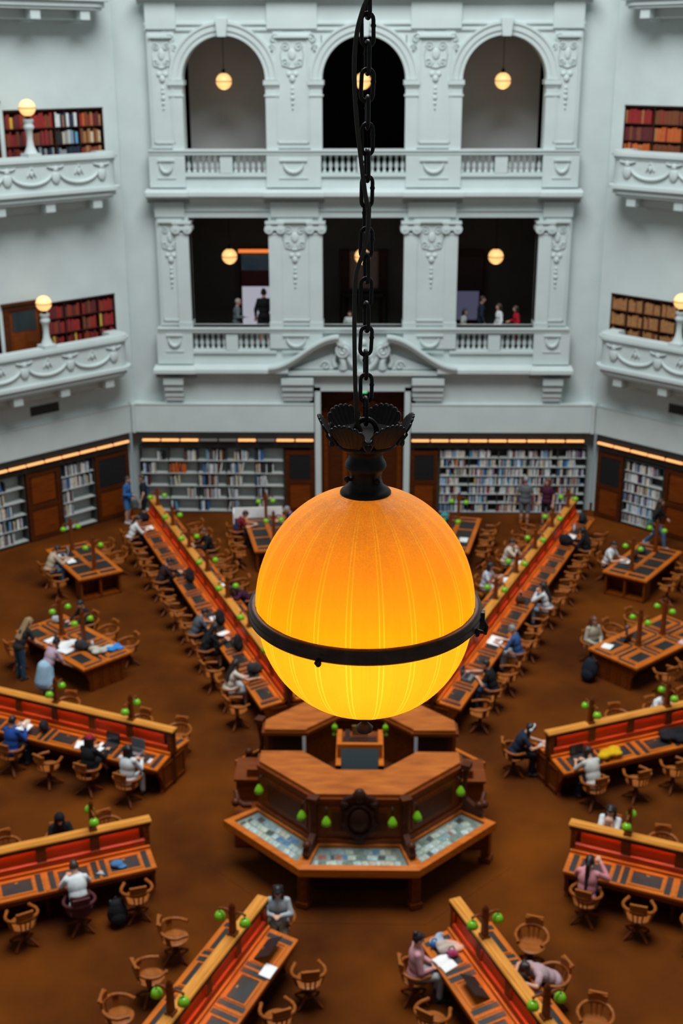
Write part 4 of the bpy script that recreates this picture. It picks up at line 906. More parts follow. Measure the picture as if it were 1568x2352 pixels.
# ================================================================== PEOPLE
SKINS = {'a': mat('skin_light', (.56, .30, .20), .55), 'b': mat('skin_tan', (.40, .19, .11), .55), 'c': mat('skin_deep', (.16, .07, .045), .55)}
EYE = mat('eye_dark', (.01, .008, .008), .2)
def remesh(mb, name, m, voxel, smooth=3):
    me = mb.mesh(name, m); o = bpy.data.objects.new(name, me); COL.objects.link(o)
    r = o.modifiers.new('r', 'REMESH'); r.mode = 'VOXEL'; r.voxel_size = voxel; r.use_smooth_shade = True
    if smooth: s = o.modifiers.new('s', 'SMOOTH'); s.iterations = smooth; s.factor = .5
    dg = bpy.context.evaluated_depsgraph_get(); dg.update(); out = bpy.data.meshes.new_from_object(o.evaluated_get(dg), depsgraph=dg)
    bpy.data.objects.remove(o); bpy.data.meshes.remove(me); out.name = name
    if not out.materials: out.materials.append(m)
    return out
def V(*a): return Vector(a)
def pose(hip=.57, lean=20, hlean=25, hpitch=30, el=(.25, .36, .77), wr=(.11, .60, .785), el2=None, wr2=None, kn=(.11, .42, .53), an=(.12, .40, .10), kn2=None, an2=None, hand=None, hand2=None, yaw=0, curl=.5):
    L = math.radians(lean); d = V(0, math.sin(L), math.cos(L)); h = V(0, 0, hip); P = {}
    P['hip'] = h; P['d'] = d; P['belly'] = h + d * .16; P['chest'] = h + d * .34; P['neck'] = h + d * .50; P['lean'] = L
    P['sh'] = [V(s * .158, 0, 0) + h + d * .455 for s in (-1, 1)]
    P['el'] = [V(-(el2 or el)[0], *(el2 or el)[1:]), V(*el)]; P['wr'] = [V(-(wr2 or wr)[0], *(wr2 or wr)[1:]), V(*wr)]
    P['kn'] = [V(-(kn2 or kn)[0], *(kn2 or kn)[1:]), V(*kn)]; P['an'] = [V(-(an2 or an)[0], *(an2 or an)[1:]), V(*an)]
    P['hp'] = [h + V(s * .09, .0, -.03) for s in (-1, 1)]
    hl = math.radians(hlean); hd = V(0, math.sin(hl), math.cos(hl)); P['head'] = P['neck'] + hd * .175
    pt = math.radians(hpitch); f = V(0, math.cos(pt), -math.sin(pt)); yw = math.radians(yaw)
    f = Matrix.Rotation(yw, 3, 'Z') @ f; u = V(0, math.sin(pt), math.cos(pt)); u = Matrix.Rotation(yw, 3, 'Z') @ u; x = f.cross(u).normalized()
    P['f'], P['u'], P['x'] = f, u, x; P['HR'] = Matrix((x, f, u)).transposed(); P['hand'] = [hand2 or hand, hand]; P['curl'] = curl
    return P
POSES = {
    'write': pose(lean=27, hlean=38, hpitch=42),
    'study': pose(lean=16, hlean=22, hpitch=30, el=(.25, .27, .76), wr=(.13, .52, .80)),
    'type': pose(lean=10, hlean=14, hpitch=22, el=(.24, .20, .78), wr=(.10, .46, .80)),
    'read': pose(lean=12, hlean=20, hpitch=30, el=(.25, .22, .78), wr=(.12, .42, .93), curl=1.0),
    'phone': pose(lean=4, hlean=14, hpitch=34, el=(.23, .12, .80), wr=(.06, .33, .92), curl=1.1),
    'phone_up': pose(lean=12, hlean=14, hpitch=10, el=(.33, .28, .84), wr=(.15, .42, 1.06), el2=(.25, .30, .78), wr2=(.12, .54, .80), curl=1.0),
    'face': pose(lean=18, hlean=14, hpitch=25, el=(.16, .42, .79), wr=(.055, .35, 1.02), curl=1.2, hand=(-.10, -.10, 1)),
    'slump': pose(lean=52, hlean=62, hpitch=70, el=(.30, .50, .79), wr=(.06, .72, .80)),
    'reach': pose(lean=20, hlean=22, hpitch=20, el=(.27, .42, .84), wr=(.22, .68, .82), el2=(.26, .22, .74), wr2=(.06, .40, .80)),
    'relax': pose(lean=2, hlean=8, hpitch=18, el=(.24, .06, .74), wr=(.08, .28, .68)),
    'cross': pose(lean=12, hlean=16, hpitch=20, el=(.26, .28, .78), wr=(.18, .52, .80), kn=(.02, .44, .64), an=(-.10, .62, .26)),
    'stand': pose(hip=.93, lean=2, hlean=8, hpitch=10, el=(.25, .0, 1.12), wr=(.26, .10, .88), kn=(.10, .03, .50), an=(.10, -.02, .09)),
    'talk': pose(hip=.93, lean=4, hlean=12, hpitch=14, el=(.25, .02, 1.12), wr=(.14, .26, 1.10), el2=(.25, 0, 1.12), wr2=(.25, .12, .90), kn=(.10, .03, .50), an=(.10, -.02, .09)),
    'holdphone': pose(hip=.93, lean=4, hlean=18, hpitch=42, el=(.23, .06, 1.10), wr=(.06, .30, 1.16), kn=(.10, .03, .50), an=(.10, -.02, .09), curl=1.1),
    'bend': pose(hip=.93, lean=30, hlean=36, hpitch=45, el=(.25, .36, 1.00), wr=(.16, .56, .84), kn=(.10, .02, .50), an=(.11, -.02, .09)),
    'walk': pose(hip=.92, lean=6, hlean=8, hpitch=8, el=(.25, -.12, 1.14), wr=(.25, -.02, .90), el2=(.25, .10, 1.14), wr2=(.22, .30, .98), kn=(.10, .24, .52), an=(.10, .30, .10), kn2=(.10, -.02, .48), an2=(.10, -.34, .16)),
}
PC = {}
def hand(mb, w, e, side, hd, curl):
    d = (w - e).normalized()
    if hd: d = V(hd[0] * side, hd[1], hd[2]).normalized()
    up = V(0, 0, 1); x = d.cross(up)
    x = x.normalized() if x.length > .1 else V(1, 0, 0); n = x.cross(d).normalized()
    if n.z < 0: n = -n; x = -x
    Rm = Matrix((x, d, n)).transposed(); mb.ball(w + d * .045, (.042, .055, .018), 10, 8, Rm)
    inn = x * (-side) if (x.x > 0) else x * side
    for k in range(4):
        b = w + d * .085 + x * (-.033 + .022 * k); ln = (.034, .040, .038, .030)[k if x.x * side < 0 else 3 - k]
        d1 = (d * math.cos(curl * .5) - n * math.sin(curl * .5)); d2 = (d * math.cos(curl * 1.2) - n * math.sin(curl * 1.2)); sp = x * ((k - 1.5) * .006)
        m1 = b + d1 * ln + sp; mb.cap(b - d * .02, m1, .0105, .0098, 7); mb.cap(m1, m1 + d2 * ln, .0098, .0085, 7)
    b = w + d * .03 + inn * .034; m1 = b + (d * .7 + inn * .6 - n * .2).normalized() * .04; mb.cap(w + d * .02 + inn * .015, m1, .013, .011, 7); mb.cap(m1, m1 + (d * .95 + inn * .15 - n * .3).normalized() * .032, .011, .009, 7)
def torso(mb, P, o=0.0, low=True):
    T = Matrix.Rotation(-P['lean'], 3, 'X')
    if low: mb.ball(P['hip'] + V(0, 0, -.01), (.175 + o, .125 + o, .115 + o), 14, 10)
    mb.ball(P['belly'] + V(0, 0, 0), (.150 + o, .108 + o, .17 + o), 14, 10, T)
    mb.ball(P['chest'], (.165 + o, .115 + o, .17 + o), 14, 10, T)
    mb.cap(P['sh'][0], P['sh'][1], .056 + o * .5, .056 + o * .5, 10)
    mb.cap(P['chest'] + P['d'] * .10, P['neck'] + P['d'] * .01, .10 + o * .6, .055 + o * .4, 10)
def body_mesh(pz):
    P = POSES[pz]; mb = MB(); torso(mb, P)
    for i, s in ((0, -1), (1, 1)):
        mb.cap(P['sh'][i], P['el'][i], .050, .038, 10); mb.cap(P['el'][i], P['wr'][i], .040, .026, 10)
        hand(mb, P['wr'][i], P['el'][i], s, P['hand'][i], P['curl'])
        mb.cap(P['hp'][i], P['kn'][i], .088, .058, 12); mb.cap(P['kn'][i], P['an'][i], .060, .036, 10)
        mb.ball(P['kn'][i] + (P['an'][i] - P['kn'][i]) * .3 - V(0, .018, 0), (.055, .055, .10), 8, 6)
        mb.cap(P['an'][i] + V(0, -.02, -.04), P['an'][i] + V(0, .15, -.065), .036, .028, 8)
    h, f, u, x, HR = P['head'], P['f'], P['u'], P['x'], P['HR']
    mb.cap(P['neck'] - P['d'] * .04, h - u * .05 - f * .015, .056, .05, 10)
    mb.ball(h, (.076, .094, .105), 16, 12, HR); mb.ball(h + f * .026 - u * .055, (.056, .064, .062), 12, 8, HR)
    mb.cap(h + f * .088 + u * .012, h + f * .108 - u * .028, .010, .016, 7); mb.ball(h + f * .080 + u * .026, (.052, .018, .014), 10, 6, HR)
    mb.ball(h + f * .086 - u * .062, (.024, .010, .010), 8, 6, HR); mb.ball(h + f * .075 - u * .098, (.022, .018, .016), 8, 6, HR)
    for s in (-1, 1): mb.ball(h + x * (s * .078) - f * .005 - u * .012, (.012, .022, .034), 8, 6, HR)
    return remesh(mb, 'body', SKINS['a'], .0095, 2)
def eyes_mesh(pz):
    P = POSES[pz]; mb = MB()
    for s in (-1, 1): mb.ball(P['head'] + P['f'] * .086 + P['x'] * (s * .030) + P['u'] * .006, .0095, 8, 6)
    return mb.mesh('eyes', EYE)
def top_mesh(pz, sleeve):
    P = POSES[pz]; mb = MB(); o = .022; torso(mb, P, o)
    for i in (0, 1):
        mb.cap(P['sh'][i], P['el'][i] if sleeve > .6 else P['sh'][i].lerp(P['el'][i], .6), .062, .054 if sleeve > .6 else .060, 10)
        if sleeve > .9: mb.cap(P['el'][i], P['el'][i].lerp(P['wr'][i], .93), .056, .042, 10)
        if sleeve > .6: mb.ball(P['el'][i], .058, 8, 6)
    if sleeve > 1.5: mb.ball(P['neck'] - P['d'] * .02 - V(0, .05, 0), (.10, .07, .06), 10, 8)
    return remesh(mb, 'shirt', MATS['plaster'], .016, 3)
def bottom_mesh(pz, st):
    P = POSES[pz]; mb = MB(); mb.ball(P['hip'] + V(0, 0, -.03), (.186, .136, .115), 14, 10)
    for i in (0, 1):
        if st == 'skirt':
            mb.cap(P['hp'][i], P['hp'][i].lerp(P['kn'][i], .9), .115, .13, 12); mb.cap((P['hp'][0] + P['hp'][1]) / 2, (P['kn'][0] + P['kn'][1]) / 2 * .9 + (P['hp'][0] + P['hp'][1]) * .05, .11, .12, 12)
        else:
            mb.cap(P['hp'][i], P['kn'][i] if st == 'long' else P['hp'][i].lerp(P['kn'][i], .85), .100, .076, 12)
            if st == 'long': mb.cap(P['kn'][i], P['kn'][i].lerp(P['an'][i], .95), .076, .056, 10)
    return remesh(mb, 'trousers', MATS['plaster'], .016, 2)
def shoe_mesh(pz, i):
    P = POSES[pz]; mb = MB()
    if 1:
        a = P['an'][i]; mb.cap(a + V(0, -.03, -.042), a + V(0, .13, -.055), .050, .040, 10); mb.cap(a + V(0, -.01, .0), a + V(0, .0, -.04), .05, .052, 8)
    me = remesh(mb, 'shoe', MATS['plaster'], .014, 1); return me
def hair_mesh(pz, st):
    P = POSES[pz]; mb = MB(); h, f, u, x, HR = P['head'], P['f'], P['u'], P['x'], P['HR']; dn = V(0, 0, -1)
    if st == 'hood':
        mb.ball(h - f * .02 + u * .015, (.105, .115, .13), 14, 10, HR); mb.cap(h - f * .03 - u * .08, P['neck'] - P['d'] * .06, .10, .13, 10)
        return remesh(mb, 'hood', MATS['plaster'], .012, 2)
    if st == 'cap':
        mb.ball(h + u * .038 - f * .012, (.096, .112, .092), 14, 10, HR); mb.cap(h + f * .08 + u * .03, h + f * .15 + u * .01, .05, .045, 8)
        return remesh(mb, 'cap', MATS['plaster'], .010, 1)
    mb.ball(h - f * .020 + u * .022, (.085, .098, .103), 14, 10, HR)
    if st != 'bald': mb.ball(h + f * .035 + u * .072, (.066, .056, .038), 12, 8, HR)
    for s in (-1, 1): mb.ball(h + x * (s * .070) - f * .028 - u * .005, (.018, .045, .055), 8, 6, HR)
    back = h - f * .075
    if st in ('long', 'bob'):
        ln = .34 if st == 'long' else .16
        for s in (-1, 0, 1): mb.cap(back + x * (s * .055) + u * .02, P['neck'] + x * (s * .075) - P['d'] * (ln - .10) - V(0, .125, 0) if st == 'long' else back + x * (s * .06) + dn * ln, .045, .042 if st == 'long' else .038, 8)
        for s in (-1, 1): mb.cap(h + x * (s * .080) + u * .03, h + x * (s * .088) - u * .05 + dn * (ln * .4), .024, .030, 8)
    if st == 'pony': mb.ball(back + u * .05 - f * .02, .04, 8, 6); mb.tube([back + u * .05 - f * .03, back - f * .07 - u * .02, P['neck'] - V(0, .12, .06) - P['d'] * .05, P['neck'] - P['d'] * .34 - V(0, .145, 0)], [.035, .045, .045, .022], 8)
    if st == 'bun': mb.ball(back + u * .09 - f * .01, .05, 10, 8)
    return remesh(mb, 'hair', MATS['plaster'], .011, 2)
def cached(k, fn, *a):
    if k not in PC: PC[k] = fn(*a)
    return PC[k]
def cmat(c): return mat('cloth_%03d_%03d_%03d' % tuple(int(v * 999) for v in c), c, .85, noise=.12, scale=9, spec=.2)
HAIRC = dict(black=(.010, .008, .008), brown=(.045, .022, .012), dark=(.020, .011, .008), blonde=(.30, .19, .09), grey=(.25, .24, .23), red=(.12, .035, .015))
def wear(name, me, m, t):
    o = link(name, me, t); o.material_slots[0].link = 'OBJECT'; o.material_slots[0].material = m; return o
def person(label, loc, rotz, pz, top, bottom, hair='short', hc='black', sleeve=.5, bst='long', skin='a', shoes=(.03, .03, .03), sc=1.0, hat=None, extra=None):
    t = thing('person', label, 'person', (loc[0], loc[1], loc[2] if len(loc) > 2 else 0), rotz); t.scale = (sc, sc, sc)
    wear('body', cached(('b', pz), body_mesh, pz), SKINS[skin], t); link('eyes', cached(('e', pz), eyes_mesh, pz), t)
    wear('shirt' if sleeve < 1 else 'jumper', cached(('t', pz, sleeve), top_mesh, pz, sleeve), cmat(top), t)
    wear({'long': 'trousers', 'short': 'shorts', 'skirt': 'skirt'}[bst], cached(('l', pz, bst), bottom_mesh, pz, bst), cmat(bottom), t)
    for i in (0, 1): wear('shoe', cached(('s', pz, i), shoe_mesh, pz, i), cmat(shoes), t)
    hm = wear('hood' if hair == 'hood' else 'hair', cached(('h', pz, hair), hair_mesh, pz, hair), cmat(top) if hair == 'hood' else mat('hair_' + hc, HAIRC[hc], .5, noise=.3, scale=20, stretch=(6, 6, 1)), t)
    if hat: wear('hat', cached(('h', pz, 'cap'), hair_mesh, pz, 'cap'), cmat(hat), t)
    P = POSES[pz]
    if extra == 'headband':
        h, f, u, x = P['head'], P['f'], P['u'], P['x']; MB().tube([h + x * (.092 * math.cos(q)) + u * (.125 * math.sin(q) + .01) for q in [PI * k / 12 for k in range(13)]], .014, 6).ball(h + x * .092, (.03, .04, .045)).ball(h - x * .092, (.03, .04, .045)).build('headphones', cmat((.6, .62, .62)), t)
    if extra == 'apron':
        mb = MB(); mb.cap(P['hip'] + V(0, -.03, .03), P['hip'] + V(0, -.08, -.34), .20, .25, 14); mb.cap(P['hip'] + V(.12, -.05, 0), P['hip'] + V(.20, -.06, -.42), .08, .12, 10); mb.cap(P['hip'] + V(-.1, -.05, 0), P['hip'] + V(-.16, -.06, -.38), .08, .12, 10)
        o = link('tied_jacket', remesh(mb, 'tied_jacket', cmat((.30, .47, .60)), .02, 3), t); o['label'] = 'pale blue jacket tied round the waist'
    if extra == 'vest': wear('waistcoat', remesh_vest(P), cmat((.02, .03, .07)), t)
    return t
def remesh_vest(P):
    mb = MB(); T = Matrix.Rotation(-P['lean'], 3, 'X'); mb.ball(P['chest'] - V(0, .02, 0.02), (.18, .135, .20), 14, 10, T); mb.ball(P['belly'] - V(0, .02, 0), (.175, .13, .16), 12, 8, T)
    return remesh(mb, 'waistcoat', MATS['plaster'], .016, 2)
def at_desk(key, side, i, label, pz, *a, dv=0.0, turn=0.0, dr=0.0, chair=None, **k):
    x, y, rz = chair_at_desk(key, side, i, dv, turn, dr, chair, 'occupied wooden armchair' if chair is None else 'maroon padded armchair'); USED.add((key, side, i)); return person(label, (x, y), rz, pz, *a, **k)
USED = set()
WHITE = (.62, .65, .65); BLK = (.010, .010, .012); DEN = (.04, .08, .15); NAV = (.012, .018, .035); GRY = (.18, .19, .19); CRM = (.58, .52, .42)
# far left desk
at_desk('VL', -1, 12, 'person in a white top reading at the outer end of the far left desk', 'write', WHITE, BLK, 'pony', 'dark', .8, dv=.02)
at_desk('VL', 1, 10, 'bald person in black sitting at the far left desk, facing the reader', 'study', BLK, BLK, 'bald', 'red', 1.0)
at_desk('VL', -1, 8, 'person in dark brown bent over the far left desk', 'write', (.03, .015, .014), BLK, 'short', 'black', 1.0, dr=.1)
at_desk('VL', 1, 6, 'person in black and maroon leaning over white papers, far left desk', 'slump', (.05, .008, .03), BLK, 'long', 'black', 1.0, dr=-.15)
at_desk('VL', -1, 4, 'person in a slate grey t-shirt writing at the far left desk', 'write', (.075, .090, .105), NAV, 'short', 'black', .5, dr=.25)
at_desk('VL', -1, 3, 'person in a black dress beside the grey t-shirt, far left desk', 'write', BLK, BLK, 'long', 'black', 1.0, 'skirt', dr=.2)
at_desk('VL', -1, 1, 'person in a cream dress stretching an arm across the far left desk', 'reach', CRM, (.55, .58, .60), 'long', 'dark', .5, 'skirt', dr=-.05)
# far right desk
at_desk('VR', 1, 11, 'person dressed all in black with their back turned, far right desk', 'study', BLK, BLK, 'long', 'black', 1.0, dr=-.05)
at_desk('VR', -1, 9, 'smiling person in a cream jumper with hands joined, far right desk', 'face', CRM, (.50, .48, .42), 'short', 'dark', 1.0, dr=.1)
at_desk('VR', -1, 7, 'dark-haired person in a pale shirt reading a paper, far right desk', 'read', (.50, .54, .62), WHITE, 'bob', 'black', .5)
at_desk('VR', 1, 6, 'long-haired person in a white jumper resting on one arm, far right desk', 'face', WHITE, (.30, .34, .40), 'long', 'dark', 1.0, dr=.2)
at_desk('VR', 1, 3, 'balding person in a blue shirt with open papers, far right desk', 'study', (.030, .085, .23), (.40, .42, .44), 'bald', 'grey', .8, dr=.15)
at_desk('VR', 1, 1, 'person in a black t-shirt reaching to a laptop, far right desk', 'reach', BLK, DEN, 'short', 'dark', .5)
# middle left desk
at_desk('UL', -1, 3, 'person in a blue jumper reading a white book, middle left desk', 'read', (.015, .06, .26), NAV, 'short', 'black', 1.0, dr=.05)
at_desk('UL', -1, 1, 'person in black with a red cap and crossed bare legs, middle left desk', 'cross', BLK, BLK, 'bob', 'black', 1.0, 'skirt', hat=(.30, .012, .03))
at_desk('UL', -1, 0, 'person in a white shirt with an open laptop, middle left desk', 'type', WHITE, (.55, .57, .58), 'bob', 'black', 1.0)
at_desk('UL', 1, 1, 'dark-haired person stooping behind the middle left desk', 'slump', (.03, .012, .008), BLK, 'long', 'black', 1.0)
# middle right desk
at_desk('UR', 1, 0, 'person in a pale grey shirt beside a yellow bag, middle right desk', 'write', (.48, .46, .42), NAV, 'bob', 'dark', .8)
at_desk('UR', -1, 3, 'person in white seen over the screen of the middle right desk', 'write', WHITE, BLK, 'short', 'dark', 1.0)
x, y = pol(67.5, 4.0, -.72); rz = face_rot(*[b - a for a, b in zip((x, y), pol(67.5, 5.0, -.25))])
cc.at('occupied wooden armchair at the rounded inner end of the middle right desk', (x, y, 0), rz, CG)
person('person in dark blue with white headphones at the end of the middle right desk', (x, y), rz, 'write', NAV, BLK, 'bob', 'black', .5, extra='headband')
# lower desks
at_desk('DL', -1, 1, 'person in a white shirt on a maroon chair, lower left desk', 'write', WHITE, BLK, 'short', 'brown', 1.6, chair=cm)
at_desk('DL', 1, 1, 'hooded person in black behind the lower left desk', 'study', BLK, BLK, 'hood', 'black', 1.0, dv=-.05)
at_desk('DR', 1, 0, 'person in pink with a long black ponytail holding a phone, lower right desk', 'phone_up', (.60, .24, .26), NAV, 'pony', 'black', 1.0)
at_desk('DR', -1, 0, 'person in a white t-shirt with hands at the face, lower right desk', 'face', WHITE, BLK, 'long', 'black', .5)
# bottom desks
at_desk('BR', 1, 0, 'person in pale pink sitting by an open book, bottom right desk', 'relax', (.56, .28, .30), (.36, .38, .38), 'bun', 'black', 1.0, dv=-.05, turn=-.3)
at_desk('BR', -1, 1, 'person in lilac stooping over the right side of the bottom right desk', 'slump', (.42, .28, .30), BLK, 'bob', 'dark', .5)
x, y = pol(-157.5, 3.93, -.08)
cc.at('occupied wooden armchair beyond the inner end of the bottom left desk', (x, y, 0), PI, CG)
person('person in grey top with long black hair holding a phone, bottom left desk', (x, y), PI, 'phone', (.36, .40, .42), (.08, .06, .04), 'long', 'black', 1.0)
# at the tables
def at_table(k, x, side, label, pz, *a, turn=0.0, dv=0.0, **kw):
    X, Y, rz = chair_at_table(k, x, side, turn, dv, 'occupied wooden armchair'); return person(label, (X, Y), rz, pz, *a, **kw)
at_table('C', .75, 1, 'person in a dark red t-shirt and navy waistcoat, left of the globe', 'write', (.16, .010, .016), NAV, 'short', 'dark', .5, extra='vest')
at_table('C', .9, -1, 'person in blue half hidden behind the big globe lamp', 'write', (.02, .06, .22), NAV, 'short', 'grey', .5)
at_table('A', .25, 1, 'person in a beige jumper writing at the far left square table', 'write', (.46, .36, .26), (.14, .24, .34), 'short', 'dark', 1.0)
at_table('E', -.35, 1, 'person in a white t-shirt working at the far right square table', 'study', WHITE, NAV, 'short', 'dark', .5)
at_table('F', -1.0, 1, 'long-haired person in a beige jacket at the right-hand table', 'relax', (.38, .34, .26), (.34, .28, .22), 'long', 'red', 1.0, turn=-.3)
at_table('B', .95, -1, 'person in black seated behind the cluttered table', 'study', BLK, BLK, 'short', 'black', 1.0)
person('fair-haired person in black standing at the cluttered table', (-8.75, 6.55), face_rot(.75, .75), 'bend', (.02, .018, .015), (.03, .07, .11), 'long', 'blonde', .5)
person('person in a striped top with a blue jacket tied round the waist', (-7.75, 5.35), face_rot(.65, .75), 'bend', (.42, .30, .36), NAV, 'bun', 'black', .5, extra='apron', skin='b')
# standing figures
person('person in blue jacket and shorts standing by the left bookshelf', (-8.05, 18.0), face_rot(1, -.2), 'talk', (.03, .11, .30), (.05, .18, .42), 'short', 'brown', 1.0, 'short', shoes=(.5, .5, .5))
person('person in a dark t-shirt and shorts standing by the left bookshelf', (-7.45, 18.0), face_rot(-1, -.1), 'stand', (.014, .016, .024), BLK, 'short', 'brown', .5, 'short', sc=1.03)
person('person in a grey t-shirt and shorts standing before the crowded bookshelf', (5.5, 17.75), face_rot(.2, 1), 'stand', (.10, .11, .11), (.16, .18, .19), 'short', 'grey', .5, 'short', sc=1.06, skin='b')
person('person in a maroon t-shirt standing before the crowded bookshelf', (6.25, 17.9), face_rot(-.5, -1), 'stand', (.06, .012, .03), BLK, 'long', 'red', .5, 'short')
person('person in dark jacket and jeans walking past the right bookshelf', (9.55, 15.95), face_rot(1, -.3), 'walk', (.012, .016, .018), (.06, .13, .24), 'long', 'brown', 1.0, shoes=(.35, .40, .45))
# visitors in the lower gallery (floor at 5.3)
GZ = 5.60
person('silhouetted person in black before the bright display in the gallery', (-3.42, R + 1.6, GZ), face_rot(0, 1), 'stand', BLK, BLK, 'bun', 'black', 1.0, 'skirt', sc=1.16)
person('person in grey with pale hair beside the bright display in the gallery', (-4.35, R + 1.3, GZ), face_rot(1, .2), 'talk', (.10, .12, .13), NAV, 'short', 'grey', 1.0)
person('small person in pale clothes low in the middle gallery opening', (-0.45, R + 0.95, GZ), face_rot(0, -1), 'stand', (.40, .45, .42), NAV, 'bob', 'dark', .5, sc=.80)
person('person in a white and teal top at the right gallery rail', (3.4, R + 1.0, GZ), face_rot(1, -.3), 'talk', (.42, .50, .46), (.15, .30, .28), 'bob', 'black', .5, sc=.84)
person('tall person in a dark suit in the right gallery opening', (4.05, R + 1.5, GZ), face_rot(1, 0), 'stand', NAV, NAV, 'short', 'dark', 1.0, sc=1.04)
person('person in a white shirt in the right gallery opening', (4.65, R + 1.05, GZ), face_rot(-1, -.2), 'stand', WHITE, (.3, .4, .42), 'bob', 'dark', 1.0, sc=.94)
person('person in a red top in the right gallery opening', (5.25, R + 1.05, GZ), face_rot(-1, -.1), 'talk', (.36, .010, .020), (.2, .012, .02), 'bob', 'black', 1.0, sc=.9)
# ================================================================== CHAIRS LEFT EMPTY
EMPTY = [('VL', -1, range(0, 13)), ('VL', 1, range(0, 13)), ('VR', 1, range(0, 13)), ('VR', -1, range(0, 13)), ('UL', -1, range(0, 4)), ('UL', 1, (0, 1, 3)), ('UR', 1, range(0, 3)), ('UR', -1, (2, 4)),
         ('DL', -1, (0, 2)), ('DL', 1, (0, 2)), ('DR', 1, (0, 1, 2)), ('DR', -1, (1, 2)), ('BL', 1, (0, 1, 2)), ('BL', -1, (0, 1)), ('BR', -1, (0, 1, 2)), ('BR', 1, (0, 1))]
for key, side, rng in EMPTY:
    for i in rng:
        if (key, side, i) in USED: continue
        dv = rj.uniform(-.02, .10); turn = rj.uniform(-.25, .25); dr = rj.uniform(-.06, .06)
        if key == 'BL' and side == 1: dv, turn = ((.40, .5), (.26, .9), (.24, .35))[i]
        if key == 'BL' and side == -1: dv, turn = ((.10, -1.0), (.02, -.8))[i]
        if key == 'BR' and side == -1: dv, turn = .16, .9
        if key == 'BR' and side == 1: dv, turn = .12, .6
        chair_at_desk(key, side, i, dv, turn, dr)
for k, lst in dict(A=((.9, -1), (.0, -1), (-.75, 1)), E=((-.9, -1), (.1, -1), (.9, -1)), C=((-.2, 1), (-1.0, 1)), D=((.1, -1), (-.9, -1), (.95, -1)), B=((1.0, 1), (-.9, -1), (0.1, -1)), F=((0.0, 1), (1.0, 1), (-.95, -1), (.0, -1), (.95, -1))).items():
    for x, s in lst: chair_at_table(k, x, s, rj.uniform(-.3, .3), rj.uniform(0, .15))
x, y = -4.25, 12.9; cc.at('empty wooden armchair pulled away from the far left long desk and the table', (x, y, 0), 1.2, CG)
# ================================================================== SMALL THINGS
SCREEN = mat('screen_dark', (.02, .025, .03), .2); ALU = mat('laptop_grey', (.22, .23, .24), .4, metal=.4)
def desk_at(key, r, v, dz=0.0, turn=0.0):
    """world position and rotation (tilted with the desk top) for a thing lying on a long desk"""
    ang = DESKS[key][0]; x, y = pol(ang, r, v); side = 1 if v > 0 else -1
    s_, c_ = math.sin(math.radians(ang)), math.cos(math.radians(ang)); rz = face_rot(-side * c_, side * s_)
    R_ = Matrix.Rotation(rz, 4, 'Z') @ Matrix.Rotation(SLOPE, 4, 'X') @ Matrix.Rotation(turn, 4, 'Z')
    return (x, y, zsurf(v) + .014 + dz), R_.to_euler()
def tab_at(k, x, y, turn=0.0, dz=.006): X, Y = tloc(k, x, y); return (X, Y, .75 + dz), (0, 0, math.radians(90 - TB[k][2]) + (PI if y > 0 else 0) + turn)
def laptop(label, pr, body=None, screen=None, ang=1.9):
    loc, rot = pr; t = thing('laptop', label, 'laptop', loc, rot=rot); body = body or ALU
    MB().box(-.17, .17, -.12, .12, 0, .016).build('base', body, t)
    MB().box(-.145, .145, -.03, .09, .016, .018).build('keyboard', BLACK, t)
    s = MB(); s.M = Matrix.Translation((0, .12, .016)) @ Matrix.Rotation(ang - PI / 2, 4, 'X').inverted(); s.box(-.17, .17, -.006, .006, 0, .23); s.build('lid', body, t)
    s = MB(); s.M = Matrix.Translation((0, .12, .016)) @ Matrix.Rotation(ang - PI / 2, 4, 'X').inverted(); s.box(-.158, .158, -.010, -.006, .012, .218); s.build('screen', screen or SCREEN, t)
    return t
def sheet(label, pr, w=.21, h=.30, m=None, th=.004, name='paper_sheet', cat='paper'):
    loc, rot = pr; mb = MB(); n = 6; vs = []
    for j in range(n + 1):
        for i in range(n + 1):
            vs.append((-w / 2 + w * i / n, -h / 2 + h * j / n, th + .006 * math.sin(i * .9) * math.sin(j * .7)))
    fs = [(j * (n + 1) + i, j * (n + 1) + i + 1, (j + 1) * (n + 1) + i + 1, (j + 1) * (n + 1) + i) for j in range(n) for i in range(n)]
    mb.add(vs, fs, True); mb.box(-w / 2, w / 2, -h / 2, h / 2, 0, th * .6)
    o = mb.build(name, m or PAPER, None, loc, rot=rot); return tag(o, label, cat)
def open_book(label, pr, m=None, sc=1.0):
    loc, rot = pr; t = thing('open_book', label, 'book', loc, rot=rot); t.scale = (sc, sc, sc)
    MB().box(-.20, .20, -.135, .135, 0, .006).build('cover', m or BOOKC['navy'], t)
    mb = MB()
    for s in (-1, 1): mb.prism([(s * .003, .008), (s * .05, .030), (s * .12, .024), (s * .19, .010), (s * .19, .006), (s * .003, .006)], -.128, .128, 'y', smooth=False)
    mb.build('pages', PAPER, t); return t
def lump(name, label, cat, loc, rz, blobs, m, vox=.016, extra=None):
    mb = MB()
    for c, r in blobs: mb.ball(c, r, 12, 8)
    t = thing(name, label, cat, loc, rz); link('body', remesh(mb, 'body', m, vox, 4), t)
    if extra: extra(t)
    return t
def strap(t, pts, r=.012, m=None): MB().tube(pts, r, 6).build('strap', m or BLACK, t)
